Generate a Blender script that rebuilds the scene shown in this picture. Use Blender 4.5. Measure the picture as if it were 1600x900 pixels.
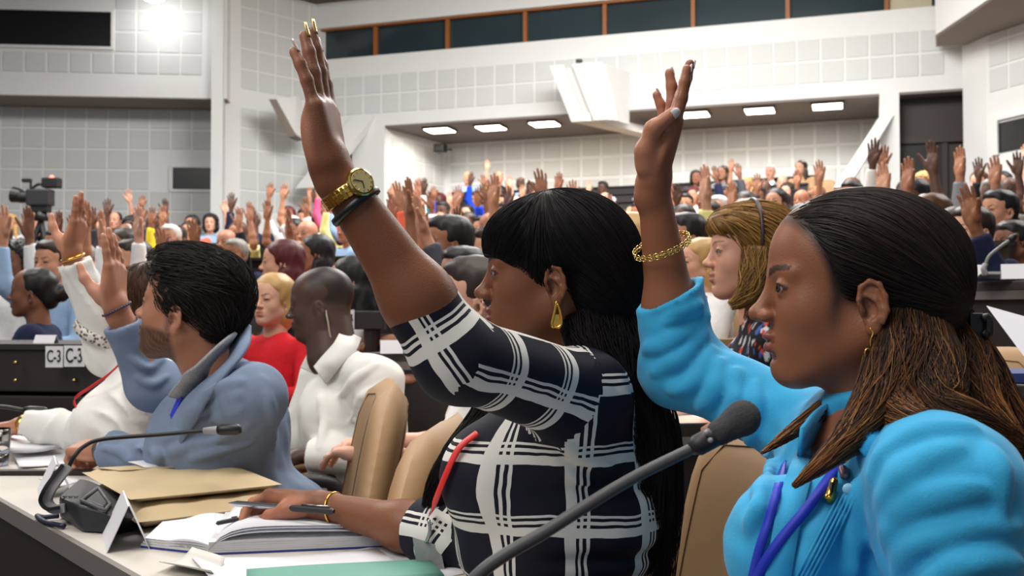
import bpy, math, random
import numpy as np
from mathutils import Matrix, Vector
for o in list(bpy.data.objects): bpy.data.objects.remove(o)
scene = bpy.context.scene
col = scene.collection
rng = np.random.default_rng(7); random.seed(7)
PI = math.pi

# ---------------------------------------------------------------- camera
CAM = np.array([0.0, 0.0, 1.15]); FPX = 1600.0; PITCH = math.atan(40/1600)
cd = bpy.data.cameras.new('camera'); cam = bpy.data.objects.new('camera', cd); col.objects.link(cam)
cd.sensor_width = 36; cd.lens = 36; cd.clip_start = .05; cd.clip_end = 200
cam.location = CAM; cam.rotation_euler = (PI/2 + PITCH, 0, 0)
cd.dof.use_dof = True; cd.dof.focus_distance = 1.5; cd.dof.aperture_fstop = 9
scene.camera = cam
scene.view_settings.view_transform = 'Standard'; scene.view_settings.look = 'None'
scene.view_settings.gamma = 1; scene.view_settings.use_curve_mapping = False
scene.view_settings.exposure = 0.0

# ---------------------------------------------------------------- light
world = bpy.data.worlds.new('world'); scene.world = world; world.use_nodes = True
world.node_tree.nodes['Background'].inputs[0].default_value = (.86, .92, 1, 1)
world.node_tree.nodes['Background'].inputs[1].default_value = .34
def area(name, loc, size, power, color=(1, .96, .9), rot=(0, 0, 0), sy=None):
    l = bpy.data.lights.new(name, 'AREA'); l.energy = power; l.color = color; l.shape = 'RECTANGLE'
    l.size = size; l.size_y = sy or size
    o = bpy.data.objects.new(name, l); col.objects.link(o); o.location = loc; o.rotation_euler = rot
    return o
area('front_fill_area', (-3.2, -1.2, 5.4), 3.0, 240, (1, .95, .88), (math.radians(22), math.radians(-28), 0))  # added fill from front left to brighten the front row, no real lamp
area('ceiling_light_bank', (.3, 2.4, 6.8), 3.5, 300, (1, .95, .88))
area('ceiling_light_bank', (-6, 9, 6.9), 4, 720, (1, .97, .93))
area('ceiling_light_bank', (1.5, 10.5, 6.9), 4, 1080, (1, .98, .95))
area('ceiling_light_bank', (7.5, 9, 6.9), 3, 420, (1, .97, .93))
area('wall_wash_bank', (1.0, 12.6, 6.6), 6, 360, (1, 1, .98), (math.radians(50), 0, 0), 1.2)

# ---------------------------------------------------------------- projection helpers (pixel of the 1600x900 frame + depth -> world point)
_cp, _sp = math.cos(PITCH), math.sin(PITCH)
def ray(px, py):
    x = (px-800)/FPX; z = (450-py)/FPX
    return np.array([x, _cp - z*_sp, _sp + z*_cp])
def W(px, py, d): return CAM + ray(px, py)*d
def onz(px, py, z):
    r = ray(px, py); return CAM + r*((z-CAM[2])/r[2])
def V3(*a): return np.array(a, float)
def C(r, g, b, a=1):
    f = lambda c: (c/255/12.92 if c/255 <= .04045 else ((c/255+.055)/1.055)**2.4)
    return (f(r), f(g), f(b), a)

# ---------------------------------------------------------------- materials
def newmat(name):
    m = bpy.data.materials.new(name); m.use_nodes = True
    nt = m.node_tree; return m, nt, nt.nodes, nt.links, nt.nodes['Principled BSDF']
def noise_bump(nt, b, scale, strength, dist=.002, coord='Object', stretch=None):
    N, L = nt.nodes, nt.links
    tc = N.new('ShaderNodeTexCoord'); nz = N.new('ShaderNodeTexNoise'); bp = N.new('ShaderNodeBump')
    nz.inputs['Scale'].default_value = scale; nz.inputs['Detail'].default_value = 3
    bp.inputs['Strength'].default_value = strength; bp.inputs['Distance'].default_value = dist
    src = tc.outputs[coord]
    if stretch:
        mp = N.new('ShaderNodeMapping'); mp.inputs['Scale'].default_value = stretch
        L.new(src, mp.inputs[0]); src = mp.outputs[0]
    L.new(src, nz.inputs['Vector']); L.new(nz.outputs[0], bp.inputs['Height']); L.new(bp.outputs[0], b.inputs['Normal'])
    return nz
def mat(name, c, rough=.5, metal=0, var=.08, vscale=8, bump=0, bscale=60, spec=.5, emit=0, stretch=None, sheen=0, alpha=1, trans=0):
    m, nt, N, L, b = newmat(name)
    b.inputs['Roughness'].default_value = rough; b.inputs['Metallic'].default_value = metal
    b.inputs['Specular IOR Level'].default_value = spec
    if sheen: b.inputs['Sheen Weight'].default_value = sheen
    if emit:
        b.inputs['Emission Color'].default_value = c; b.inputs['Emission Strength'].default_value = emit
    if trans: b.inputs['Transmission Weight'].default_value = trans
    if var:
        tc = N.new('ShaderNodeTexCoord'); nz = N.new('ShaderNodeTexNoise'); mx = N.new('ShaderNodeMix'); mx.data_type = 'RGBA'
        nz.inputs['Scale'].default_value = vscale; nz.inputs['Detail'].default_value = 4
        src = tc.outputs['Object']
        if stretch:
            mp = N.new('ShaderNodeMapping'); mp.inputs['Scale'].default_value = stretch
            L.new(src, mp.inputs[0]); src = mp.outputs[0]
        L.new(src, nz.inputs['Vector']); L.new(nz.outputs[0], mx.inputs[0])
        mx.inputs[6].default_value = tuple(x*(1-var) for x in c[:3])+(1,)
        mx.inputs[7].default_value = tuple(min(1, x*(1+var)) for x in c[:3])+(1,)
        L.new(mx.outputs[2], b.inputs['Base Color'])
    else: b.inputs['Base Color'].default_value = c
    if bump: noise_bump(nt, b, bscale, bump, stretch=stretch)
    return m
def attrmat(name, rough=.5, spec=.4, bump=0, bscale=200, useobj=False, sss=0, sheen=0, aniso=0, bdist=.002, stretch=None):
    """base colour from the mesh colour attribute 'col' (times the object colour when shared between copies)"""
    m, nt, N, L, b = newmat(name)
    at = N.new('ShaderNodeAttribute'); at.attribute_name = 'col'
    out = at.outputs['Color']
    if useobj:
        oi = N.new('ShaderNodeObjectInfo'); mx = N.new('ShaderNodeMix'); mx.data_type = 'RGBA'; mx.blend_type = 'MULTIPLY'
        mx.inputs[0].default_value = 1; L.new(out, mx.inputs[6]); L.new(oi.outputs['Color'], mx.inputs[7]); out = mx.outputs[2]
    L.new(out, b.inputs['Base Color'])
    b.inputs['Roughness'].default_value = rough; b.inputs['Specular IOR Level'].default_value = spec
    if sss: b.inputs['Subsurface Weight'].default_value = sss; b.inputs['Subsurface Radius'].default_value = (.012, .004, .002)
    if sheen: b.inputs['Sheen Weight'].default_value = sheen
    if aniso: b.inputs['Anisotropic'].default_value = aniso
    if bump: noise_bump(nt, b, bscale, bump, bdist, stretch=stretch)
    return m

# ---------------------------------------------------------------- objects
def tag(o, label=None, cat=None, group=None, kind=None):
    if label: o['label'] = label
    if cat: o['category'] = cat
    if group: o['group'] = group
    if kind: o['kind'] = kind
    return o
def empty(name, loc=(0, 0, 0), rz=0, label=None, cat=None, group=None, kind=None):
    o = bpy.data.objects.new(name, None); col.objects.link(o); o.location = loc; o.rotation_euler = (0, 0, rz)
    o.empty_display_size = .1
    return tag(o, label, cat, group, kind)
def meshdata(name, V, F, smooth=True, cols=None, uvw=None):
    me = bpy.data.meshes.new(name); V = np.asarray(V, np.float32)
    if isinstance(F, np.ndarray):
        n, k = F.shape
        me.vertices.add(len(V)); me.vertices.foreach_set('co', V.ravel())
        me.loops.add(n*k); me.loops.foreach_set('vertex_index', F.astype(np.int32).ravel())
        me.polygons.add(n); me.polygons.foreach_set('loop_start', np.arange(0, n*k, k, dtype=np.int32))
        me.polygons.foreach_set('loop_total', np.full(n, k, np.int32))
        me.update(calc_edges=True)
    else:
        me.from_pydata([tuple(map(float, v)) for v in V], [], F); me.update()
    me.polygons.foreach_set('use_smooth', np.full(len(me.polygons), smooth))
    if cols is not None:
        a = me.color_attributes.new('col', 'FLOAT_COLOR', 'POINT')
        c = np.ones((len(V), 4), np.float32); c[:, :3] = np.asarray(cols)[:, :3]; a.data.foreach_set('color', c.ravel())
    if isinstance(uvw, tuple):   # per-corner pattern coordinates: candidates + class of each vertex, faces take one class
        cand, cls = uvw; fc = cls[F[:, 0]]; a = me.attributes.new('cuv', 'FLOAT_VECTOR', 'CORNER'); U = np.stack(cand, 0)
        a.data.foreach_set('vector', U[np.repeat(fc, F.shape[1]), F.ravel()].astype(np.float32).ravel())
    elif uvw is not None:
        a = me.attributes.new('cuv', 'FLOAT_VECTOR', 'POINT'); a.data.foreach_set('vector', np.asarray(uvw, np.float32).ravel())
    return me
def link(name, me, m, parent=None, loc=None):
    o = bpy.data.objects.new(name, me); col.objects.link(o)
    if m is not None and not me.materials: me.materials.append(m)
    if parent is not None: o.parent = parent
    if loc is not None: o.location = loc
    return o
def obj(name, V, F, m, parent=None, org=(0, 0, 0), smooth=True, cols=None, uvw=None, top=False):
    me = meshdata(name, np.asarray(V, float)-np.asarray(org, float), F, smooth, cols, uvw)
    return link(name, me, m, parent, org if (parent is None) else None)

class MB:
    """collects simple shapes into one mesh"""
    def __init__(s): s.v = []; s.f = []
    def add(s, V, F):
        n = len(s.v); s.v += [tuple(map(float, p)) for p in V]; s.f += [tuple(i+n for i in f) for f in F]; return s
    def box(s, lo, hi, M=None):
        x0, y0, z0 = lo; x1, y1, z1 = hi
        V = [(x0,y0,z0),(x1,y0,z0),(x1,y1,z0),(x0,y1,z0),(x0,y0,z1),(x1,y0,z1),(x1,y1,z1),(x0,y1,z1)]
        if M is not None: V = [tuple(M @ Vector(p)) for p in V]
        return s.add(V, [(0,3,2,1),(4,5,6,7),(0,1,5,4),(1,2,6,5),(2,3,7,6),(3,0,4,7)])
    def prism(s, pts, z0, z1):
        n = len(pts); V = [(p[0], p[1], z0 if np.isscalar(z0) else z0[i]) for i, p in enumerate(pts)] + [(p[0], p[1], z1 if np.isscalar(z1) else z1[i]) for i, p in enumerate(pts)]
        a = sum(pts[i][0]*pts[(i+1) % n][1]-pts[(i+1) % n][0]*pts[i][1] for i in range(n))
        fs = [tuple(range(n))[::-1], tuple(range(n, 2*n))] + [(i, (i+1) % n, n+(i+1) % n, n+i) for i in range(n)]
        if a < 0: fs = [f[::-1] for f in fs]
        return s.add(V, fs)
    def extrude(s, pts, off):
        """polygon of 3D points pushed along an offset vector"""
        n = len(pts); off = np.asarray(off, float)
        V = [tuple(p) for p in pts] + [tuple(np.asarray(p, float)+off) for p in pts]
        return s.add(V, [tuple(range(n))[::-1], tuple(range(n, 2*n))] + [(i, (i+1) % n, n+(i+1) % n, n+i) for i in range(n)])
    def tube(s, path, r, n=10, closed=False, cap=True):
        V, F = tube(path, r, n, closed, cap); return s.add(V, F)
    def build(s, name, m, parent=None, org=(0, 0, 0), smooth=False, bevel=0):
        if bevel:
            import bmesh
            me = meshdata(name, np.asarray(s.v)-np.asarray(org), s.f, smooth)
            bm = bmesh.new(); bm.from_mesh(me)
            bmesh.ops.recalc_face_normals(bm, faces=bm.faces[:])
            bmesh.ops.bevel(bm, geom=[e for e in bm.edges if e.calc_face_angle(0) > .5], offset=bevel, segments=2, profile=.6, affect='EDGES', clamp_overlap=True)
            bm.to_mesh(me); bm.free()
            me.polygons.foreach_set('use_smooth', np.full(len(me.polygons), False)); me.update()
            return link(name, me, m, parent, org if parent is None else None)
        return obj(name, np.asarray(s.v), s.f, m, parent, org, smooth)
def frames(path):
    P = np.asarray(path, float); n = len(P)
    T = np.gradient(P, axis=0); T /= np.linalg.norm(T, axis=1, keepdims=True)+1e-12
    up = V3(0, 0, 1) if abs(T[0][2]) < .9 else V3(1, 0, 0)
    A = np.zeros_like(P); a = np.cross(T[0], up); a /= np.linalg.norm(a)
    for i in range(n):
        a = a - T[i]*np.dot(a, T[i]); a /= np.linalg.norm(a)+1e-12; A[i] = a
    return T, A, np.cross(T, A)
def tube(path, r, n=10, closed=False, cap=True):
    P = np.asarray(path, float); m = len(P); r = np.broadcast_to(np.asarray(r, float), (m,))
    if closed:
        ext = np.vstack([P[-1:], P, P[:1]]); T, A, B = frames(ext); A, B = A[1:-1], B[1:-1]
    else: T, A, B = frames(P)
    th = np.arange(n)*2*PI/n
    V = (P[:, None]+r[:, None, None]*(A[:, None]*np.cos(th)[None, :, None]+B[:, None]*np.sin(th)[None, :, None])).reshape(-1, 3)
    F = []
    for i in range(m if closed else m-1):
        j = (i+1) % m
        for k in range(n): F.append((i*n+k, i*n+(k+1) % n, j*n+(k+1) % n, j*n+k))
    if cap and not closed: F += [tuple(range(n))[::-1], tuple(range((m-1)*n, m*n))]
    return V, F
def bez(pts, n=24):
    """Catmull-Rom through points"""
    P = [np.asarray(p, float) for p in pts]; P = [2*P[0]-P[1]]+P+[2*P[-1]-P[-2]]; out = []
    segs = len(P)-3
    for i in range(segs):
        for t in np.linspace(0, 1, max(2, n//segs), endpoint=False):
            a, b, c, d = P[i:i+4]
            out.append(.5*((2*b)+(-a+c)*t+(2*a-5*b+4*c-d)*t*t+(-a+3*b-3*c+d)*t**3))
    out.append(P[-2]); return np.array(out)
def copytree(root, parent=None):
    c = root.copy(); col.objects.link(c)
    if parent is not None: c.parent = parent
    for ch in list(root.children): copytree(ch, c)
    return c

# ---------------------------------------------------------------- signed-distance modelling (organic shapes, meshed with surface nets)
def unit(v): v = np.asarray(v, float); return v/(np.linalg.norm(v)+1e-12)
def cone(a, b, ra, rb, k=.01, op=0): return dict(t='c', a=np.asarray(a, float), b=np.asarray(b, float), ra=ra, rb=rb, k=k, op=op)
def ell(c, r, R=None, k=.01, op=0):
    r = np.asarray((r,)*3 if np.isscalar(r) else r, float)
    return dict(t='e', c=np.asarray(c, float), r=r, R=np.eye(3) if R is None else R, k=k, op=op)
def pln(o, n, k=.003): return dict(t='p', o=np.asarray(o, float), n=unit(n), k=k, op=2)
def grp(ps, k=.01, op=0): return dict(t='g', ps=ps, k=k, op=op)
def chain(pts, rs, k=.01): return [cone(pts[i], pts[i+1], rs[i], rs[i+1], k) for i in range(len(pts)-1)]
def tf(ps, M):
    M = np.asarray(M, float); A = M[:3, :3]; s = np.cbrt(abs(np.linalg.det(A))); R = A/s; t = M[:3, 3]; out = []
    for p in ps:
        q = dict(p); q['k'] = p['k']*s
        if p['t'] == 'c': q['a'] = A@p['a']+t; q['b'] = A@p['b']+t; q['ra'] = p['ra']*s; q['rb'] = p['rb']*s
        elif p['t'] == 'e': q['c'] = A@p['c']+t; q['r'] = p['r']*s; q['R'] = R@p['R']
        elif p['t'] == 'p': q['o'] = A@p['o']+t; q['n'] = R@p['n']
        else: q['ps'] = tf(p['ps'], M)
        out.append(q)
    return out
def bbox(p):
    if p['t'] == 'c':
        r = max(p['ra'], p['rb']); return np.minimum(p['a'], p['b'])-r, np.maximum(p['a'], p['b'])+r
    if p['t'] == 'e':
        e = np.sqrt(((p['R']*p['r'])**2).sum(1)); return p['c']-e, p['c']+e
    if p['t'] == 'g':
        bs = [bbox(q) for q in p['ps'] if q['t'] != 'p' and q['op'] == 0]
        return np.min([b[0] for b in bs], 0), np.max([b[1] for b in bs], 0)
    return None
def bball(ps):
    bs = [bbox(q) for q in ps if q['t'] != 'p' and q['op'] == 0]
    return np.min([b[0] for b in bs], 0), np.max([b[1] for b in bs], 0)
def prim_d(p, P):
    if p['t'] == 'c':
        ba = p['b']-p['a']; q = P-p['a']; h = np.clip(q@ba/(ba@ba+1e-12), 0, 1)
        return np.linalg.norm(q-h[..., None]*ba, axis=-1)-(p['ra']+(p['rb']-p['ra'])*h)
    if p['t'] == 'e':
        q = (P-p['c'])@p['R']; k0 = np.linalg.norm(q/p['r'], axis=-1); k1 = np.linalg.norm(q/(p['r']**2), axis=-1)
        return k0*(k0-1)/(k1+1e-9)
    if p['t'] == 'p': return (P-p['o'])@p['n']
    return fev(p['ps'], P)
def comb(D, d, op, k):
    if op == 0:
        h = np.clip(.5+.5*(D-d)/k, 0, 1); return D*(1-h)+d*h-k*h*(1-h)
    if op == 1: d = -d
    h = np.clip(.5-.5*(D-d)/k, 0, 1); return D*(1-h)+d*h+k*h*(1-h)
def fev(ps, P):
    D = np.full(P.shape[:-1], 1e3)
    for p in ps:
        D = comb(D, prim_d(p, P), p['op'], p['k']) if D.min() < 900 or p['op'] else prim_d(p, P)
    return D
def sdfmesh(ps, h, lo=None, hi=None, disp=None, pad=.02):
    a, b = bball(ps); pad = max(pad, 3*h)
    a = a-pad if lo is None else np.maximum(a-pad, lo); b = b+pad if hi is None else np.minimum(b+pad, hi)
    n = np.ceil((b-a)/h).astype(int)+1
    ax = [a[i]+np.arange(n[i])*h for i in range(3)]
    D = np.full(n, 9.0, np.float32)
    for p in ps:
        bb = bbox(p)
        if bb is None: sl = [slice(0, n[i]) for i in range(3)]
        else:
            m = max(p['k'], 3*h)+.012
            i0 = np.clip(np.floor((bb[0]-m-a)/h).astype(int), 0, n); i1 = np.clip(np.ceil((bb[1]+m-a)/h).astype(int)+1, 0, n)
            if (i1 <= i0).any(): continue
            sl = [slice(i0[i], i1[i]) for i in range(3)]
        G = np.stack(np.meshgrid(*[ax[i][sl[i]] for i in range(3)], indexing='ij'), -1)
        D[tuple(sl)] = comb(D[tuple(sl)], prim_d(p, G), p['op'], p['k'])
    if disp is not None:
        idx = np.argwhere(np.abs(D) < .05)
        P = idx*h+a; D[tuple(idx.T)] += disp(P)
    return surfnets(D, a, h)
def surfnets(D, o, h):
    s = D < 0; nx, ny, nz = D.shape
    cnt = np.zeros((nx-1, ny-1, nz-1), np.int8)
    for i in (0, 1):
        for j in (0, 1):
            for k in (0, 1): cnt += s[i:nx-1+i, j:ny-1+j, k:nz-1+k]
    act = (cnt > 0) & (cnt < 8); I = np.argwhere(act); nV = len(I)
    P = np.zeros((nV, 3)); c = np.zeros(nV)
    cs = [(i, j, k) for i in (0, 1) for j in (0, 1) for k in (0, 1)]
    vals = {q: D[I[:, 0]+q[0], I[:, 1]+q[1], I[:, 2]+q[2]] for q in cs}
    for q in cs:
        for ax in range(3):
            if q[ax] == 0:
                r = list(q); r[ax] = 1; r = tuple(r); va, vb = vals[q], vals[r]; m = (va < 0) != (vb < 0)
                t = np.where(m, va/np.where(m, va-vb, 1), 0); pos = np.tile(np.array(q, float), (nV, 1)); pos[:, ax] = t
                P += pos*m[:, None]; c += m
    V = (I+P/np.maximum(c, 1)[:, None])*h+o
    ID = np.full(act.shape, -1, np.int64); ID[act] = np.arange(nV)
    Fs = []
    for ax in range(3):
        s0 = [slice(None)]*3; s1 = [slice(None)]*3; s0[ax] = slice(0, -1); s1[ax] = slice(1, None)
        E = np.argwhere(s[tuple(s0)] != s[tuple(s1)])
        u, v = (ax+1) % 3, (ax+2) % 3
        ok = (E[:, u] > 0) & (E[:, v] > 0) & (E[:, u] < D.shape[u]-1) & (E[:, v] < D.shape[v]-1); E = E[ok]
        def cell(du, dv):
            q = E.copy(); q[:, u] -= du; q[:, v] -= dv; return ID[q[:, 0], q[:, 1], q[:, 2]]
        Q = np.stack([cell(1, 1), cell(0, 1), cell(0, 0), cell(1, 0)], 1)
        fl = ~s[tuple(E.T)]; Q[fl] = Q[fl][:, ::-1]
        Fs.append(Q)
    F = np.concatenate(Fs); F = F[(F >= 0).all(1)]
    return V, F
def joinm(parts):
    Vs, Fs, n = [], [], 0
    for V, F in parts: Vs.append(V); Fs.append(F+n); n += len(V)
    return np.concatenate(Vs), np.concatenate(Fs)
def Rz(a): c, s = math.cos(a), math.sin(a); return np.array([[c, -s, 0], [s, c, 0], [0, 0, 1.]])
def Ry(a): c, s = math.cos(a), math.sin(a); return np.array([[c, 0, s], [0, 1, 0], [-s, 0, c.real]])
def Rx(a): c, s = math.cos(a), math.sin(a); return np.array([[1, 0, 0], [0, c, -s], [0, s, c.real]])
def M4(R, t, s=1):
    M = np.eye(4); M[:3, :3] = np.asarray(R)*s; M[:3, 3] = t; return M
def inv(M, V): return (np.asarray(V)-M[:3, 3])@np.linalg.inv(M[:3, :3]).T
def wob(P, f, seed=0, n=6):
    """smooth pseudo-noise from a sum of sines, about -1..1"""
    r = np.random.default_rng(seed); out = 0
    for i in range(n):
        d = unit(r.normal(size=3))*f*r.uniform(.6, 1.5); out = out+np.sin(P@d+r.uniform(0, 6.28))
    return out/math.sqrt(n)*.8
def lin(c): return np.array(C(*c)[:3])
# ================================================================ the hall
M_wall = mat('white_plaster', C(226, 226, 224), .75, var=.02, vscale=2)
M_tile = mat('acoustic_tile', C(207, 208, 206), .85, var=.03, vscale=30, bump=.15, bscale=90)
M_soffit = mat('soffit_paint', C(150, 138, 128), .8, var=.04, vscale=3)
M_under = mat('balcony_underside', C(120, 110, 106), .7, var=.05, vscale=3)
M_dark = mat('dark_opening', C(10, 10, 14), .35, var=0)
M_glass = mat('booth_glass', C(44, 58, 64), .12, var=.5, vscale=.6, spec=.7)  # bluish reflection of the panes is put into the base colour
M_mull = mat('oiled_wood_mullion', C(150, 88, 36), .5, var=.15, vscale=12)
M_brown = mat('brown_door_wood', C(44, 33, 26), .5, var=.2, vscale=6, stretch=(6, 6, .6))
M_lamp = mat('lamp_diffuser', (1, .93, .8, 1), .5, var=0, emit=9)
M_metal = mat('dark_metal', C(48, 46, 44), .5, var=.05)
M_ceil = mat('ceiling_brown', C(92, 82, 64), .8, var=.1, vscale=2)
M_floor = mat('carpet', C(52, 44, 42), .95, var=.2, vscale=40, bump=.3, bscale=300)
M_curtain = mat('cream_curtain', C(196, 186, 160), .9, var=.1, vscale=20, stretch=(8, 8, .3))

def z_at(py, d): return CAM[2]+(490-py)*d/FPX
def xy(px, d): return np.array([(px-800)*d/FPX, d])
TILE = bpy.data.meshes.new('tile')
def _tile():
    mb = MB(); a, t, b = .176, .012, .008
    V = [(-a,0,-a),(a,0,-a),(a,0,a),(-a,0,a),(-a+b,-t,-a+b),(a-b,-t,-a+b),(a-b,-t,a-b),(-a+b,-t,a-b)]
    me = meshdata('tile', V, [(4,5,6,7),(0,1,5,4),(1,2,6,5),(2,3,7,6),(3,0,4,7)], False); me.materials.append(M_tile); return me
TILE = _tile()
def wallseg(name, a, b, z0, z1, thick=.25, m=None, parent=None, kind='structure'):
    """upright slab between plan points a (left) and b (right) as seen from the hall; the face looks to the hall"""
    a = np.asarray(a, float); b = np.asarray(b, float); u = unit(b-a); n = np.array([-u[1], u[0]])  # away from hall
    mb = MB().prism([a, b, b+n*thick, a+n*thick], z0, z1)
    o = mb.build(name, m or M_wall, parent)
    if kind and parent is None: o['kind'] = kind
    return o
def tiles(wall, a, b, z0, rows, s0=.0, s1=None, pitch=.385, skip=None):
    a = np.asarray(a, float); b = np.asarray(b, float); L = np.linalg.norm(b-a); u = (b-a)/L; s1 = L if s1 is None else s1
    n = int((s1-s0)/pitch); ang = math.atan2(u[1], u[0])
    for i in range(n):
        s = s0+(i+.5)*pitch
        for j in range(rows):
            z = z0+(j+.5)*pitch
            if skip and skip(s, z): continue
            p = a+u*s; o = link('tile', TILE, None, wall); o.location = (p[0], p[1], z); o.rotation_euler = (0, 0, ang)
def panel(parent, name, a, b, s0, s1, z0, z1, out, m, thick=.05):
    """box lying on a wall face between arc lengths s0..s1, proud of it by `out`"""
    a = np.asarray(a, float); b = np.asarray(b, float); u = unit(b-a); n = np.array([u[1], -u[0]])
    p, q = a+u*s0, a+u*s1
    mb = MB().prism([p+n*out, q+n*out, q+n*(out-thick), p+n*(out-thick)], z0, z1)
    return mb.build(name, m, parent)
CZ = 7.25
# --- left wall: upper band in front, lower band set back under a soffit
La, Lb = xy(-260, 17.75), xy(352, 18.35)
up = wallseg('wall_left', La, Lb, 5.02, CZ, .3)
Lu = unit(Lb-La); Ln = np.array([-Lu[1], Lu[0]])
Ll = np.linalg.norm(Lb-La)
blk0 = np.dot(xy(-100, 17.95)-La, Lu); blk1 = np.dot(xy(170, 18.15)-La, Lu)
zb0, zb1 = z_at(70, 18.1), z_at(15, 18.1)
tiles(up, La, Lb, 5.42, 1, s0=.06, s1=Ll-.05)
tiles(up, La, Lb, 5.42+.385, 4, s0=.06, s1=Ll-.05, skip=lambda s, z: s < blk1+.2 and z < zb1+.25)
w1 = panel(None, 'window_1', La, Lb, blk0, blk1, zb0, zb1, .03, M_dark, .06); w1['kind'] = 'structure'
fr = panel(w1, 'window_frame', La, Lb, blk0-.06, blk1+.05, zb1, zb1+.05, .05, M_wall, .08); panel(w1, 'window_frame', La, Lb, blk0-.06, blk1+.05, zb0-.05, zb0, .05, M_wall, .08); panel(w1, 'window_frame', La, Lb, blk1, blk1+.05, zb0, zb1, .05, M_wall, .08)
La2, Lb2 = La+Ln*1.0, Lb+Ln*1.0
low = wallseg('wall_left_lower', La2, Lb2, 0, 5.02, .25)
s0 = np.dot(xy(268, 19.2)-La2, Lu); s1 = np.dot(xy(347, 19.3)-La2, Lu); zl0, zl1 = z_at(296, 19.3), z_at(262, 19.3)
L2l = np.linalg.norm(Lb2-La2)
tiles(low, La2, Lb2, 5.0-.385*11, 11, s0=.05, s1=L2l-.05, skip=lambda s, z: s > s0-.3 and zl0-.15 < z < zl1+.15)
w2 = panel(None, 'window_2', La2, Lb2, s0, s1, zl0, zl1, .02, M_dark, .06); w2['kind'] = 'structure'
panel(w2, 'window_frame', La2, Lb2, s0-.05, s1+.05, zl1, zl1+.05, .04, M_wall, .08); panel(w2, 'window_frame', La2, Lb2, s0-.05, s1+.05, zl0-.05, zl0, .04, M_wall, .08); panel(w2, 'window_frame', La2, Lb2, s0-.07, s0, zl0, zl1, .04, M_wall, .08)
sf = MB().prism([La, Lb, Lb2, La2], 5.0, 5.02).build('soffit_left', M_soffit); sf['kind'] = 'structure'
# --- oblique facet between the left wall and the balcony
Fa, Fb = xy(350, 18.6), xy(522, 20.4)
fac = wallseg('wall_corner', Fa, Fb, 0, CZ, .25)
tiles(fac, Fa, Fb, 3.05, 5, s0=.3); tiles(fac, Fa, Fb, 5.3, 5, s0=.3)
cn = wallseg('wall_return_left', xy(346, 18.2), Fa, 0, CZ, .2)
# --- balcony front
def dB(px): return 18*320.8/(295+.0645*(px-600))
Ba, Bb = xy(470, dB(470)), xy(1530, dB(1530)); Bu = unit(Bb-Ba); Bn = np.array([-Bu[1], Bu[0]]); BL = np.linalg.norm(Bb-Ba)
def sB(px):
    # arc length on the balcony line for a pixel column
    r = np.array([(px-800)/FPX, 1.0]); A = np.array([Bu, -r]).T; t = np.linalg.solve(A, -Ba); return t[0]
bal = wallseg('wall_balcony', Ba, Bb, 4.76, 6.13, .3)
tiles(bal, Ba, Bb, 4.99, 2, s0=.2, s1=sB(1495))
wallseg('wall_above_booth', Ba, Bb, 6.76, CZ, .3)
booth = empty('window_3', (0, 0, 0), kind='structure')
mp = [sB(p) for p in (470, 580, 694, 817, 943, 1083, 1233, 1390, 1470)]
for i in range(len(mp)-1):
    panel(booth, 'pane', Ba, Bb, mp[i], mp[i+1], 6.13, 6.76, -.22, M_glass, .02)
    if 0 < i: panel(booth, 'mullion', Ba, Bb, mp[i]-.035, mp[i]+.035, 6.13, 6.76, -.12, M_mull, .08)
panel(booth, 'window_frame', Ba, Bb, mp[0], mp[-1], 6.73, 6.77, -.08, M_mull, .1)
cur = panel(booth, 'curtain', Ba, Bb, sB(1395), sB(1462), 6.13, 6.76, -.19, M_curtain, .02)
# underside, inner wall and splayed side walls below the balcony
Ia, Ib = np.array([-1.41, 21.5]), np.array([6.9, 18.56])
Oa, Ob = xy(600, dB(600)), xy(1376, dB(1376))
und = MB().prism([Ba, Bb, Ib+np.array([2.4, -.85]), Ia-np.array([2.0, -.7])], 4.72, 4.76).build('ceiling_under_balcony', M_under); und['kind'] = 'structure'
inn = wallseg('wall_back', Ia, Ib+unit(Ib-Ia)*.3, 1.5, 4.74, .2)
Il = np.linalg.norm(Ib-Ia); tiles(inn, Ia, Ib, 3.05, 4, s0=.1, s1=Il, pitch=.41)
sdl = wallseg('wall_splay_left', Oa, Ia, 1.5, 4.74, .2)
tiles(sdl, Oa, Ia, 3.05, 4, s0=.2)
# pillars with slanting braces
def pillar(name, p0, p1, dirn):
    a, b = xy(p0, dB(p0)-.02), xy(p1, dB(p1)-.02)
    o = wallseg(name, a, b, 1.2, 4.77, .45)
    u = unit(b-a); n = np.array([u[1], -u[0]]); mb = MB()
    w = np.linalg.norm(b-a)*.72; c = a if dirn < 0 else b-u*w
    zt, zb = z_at(180, a[1]), z_at(300, a[1]); run = .62
    pts = [np.append(c+n*.02, zt), np.append(c+u*w+n*.02, zt), np.append(c+u*(w+dirn*run*1.15)+n*.9, zb), np.append(c+u*(dirn*run*1.15)+n*.9, zb)]
    mb.extrude(pts, np.append(-n*.22, 0)); br = mb.build('brace', M_wall, o); return o
pillar('pillar_left', 549, 600, -1); pillar('pillar_right', 1377, 1408, -1)
# doors
def doorway(n, p0, p1, ztop, leaf=True):
    a, b = xy(p0, dB(p0)+.35), xy(p1, dB(p1)+.35)
    o = wallseg('door_%d' % n, a, b, 1.2, ztop, .06, M_brown)
    L = np.linalg.norm(b-a)
    panel(o, 'door_post', a, b, L*.64, L*.72, 1.3, ztop-.75, .05, M_brown, .05); panel(o, 'lintel', a, b, 0, L, ztop-.8, ztop-.68, .08, M_brown, .1)
    panel(o, 'dark_leaf', a, b, L*.1, L*.64, 1.3, ztop-.8, .02, M_dark, .03)
    return o
doorway(1, 505, 549, 4.74); doorway(2, 1408, 1512, 4.76)
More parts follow.
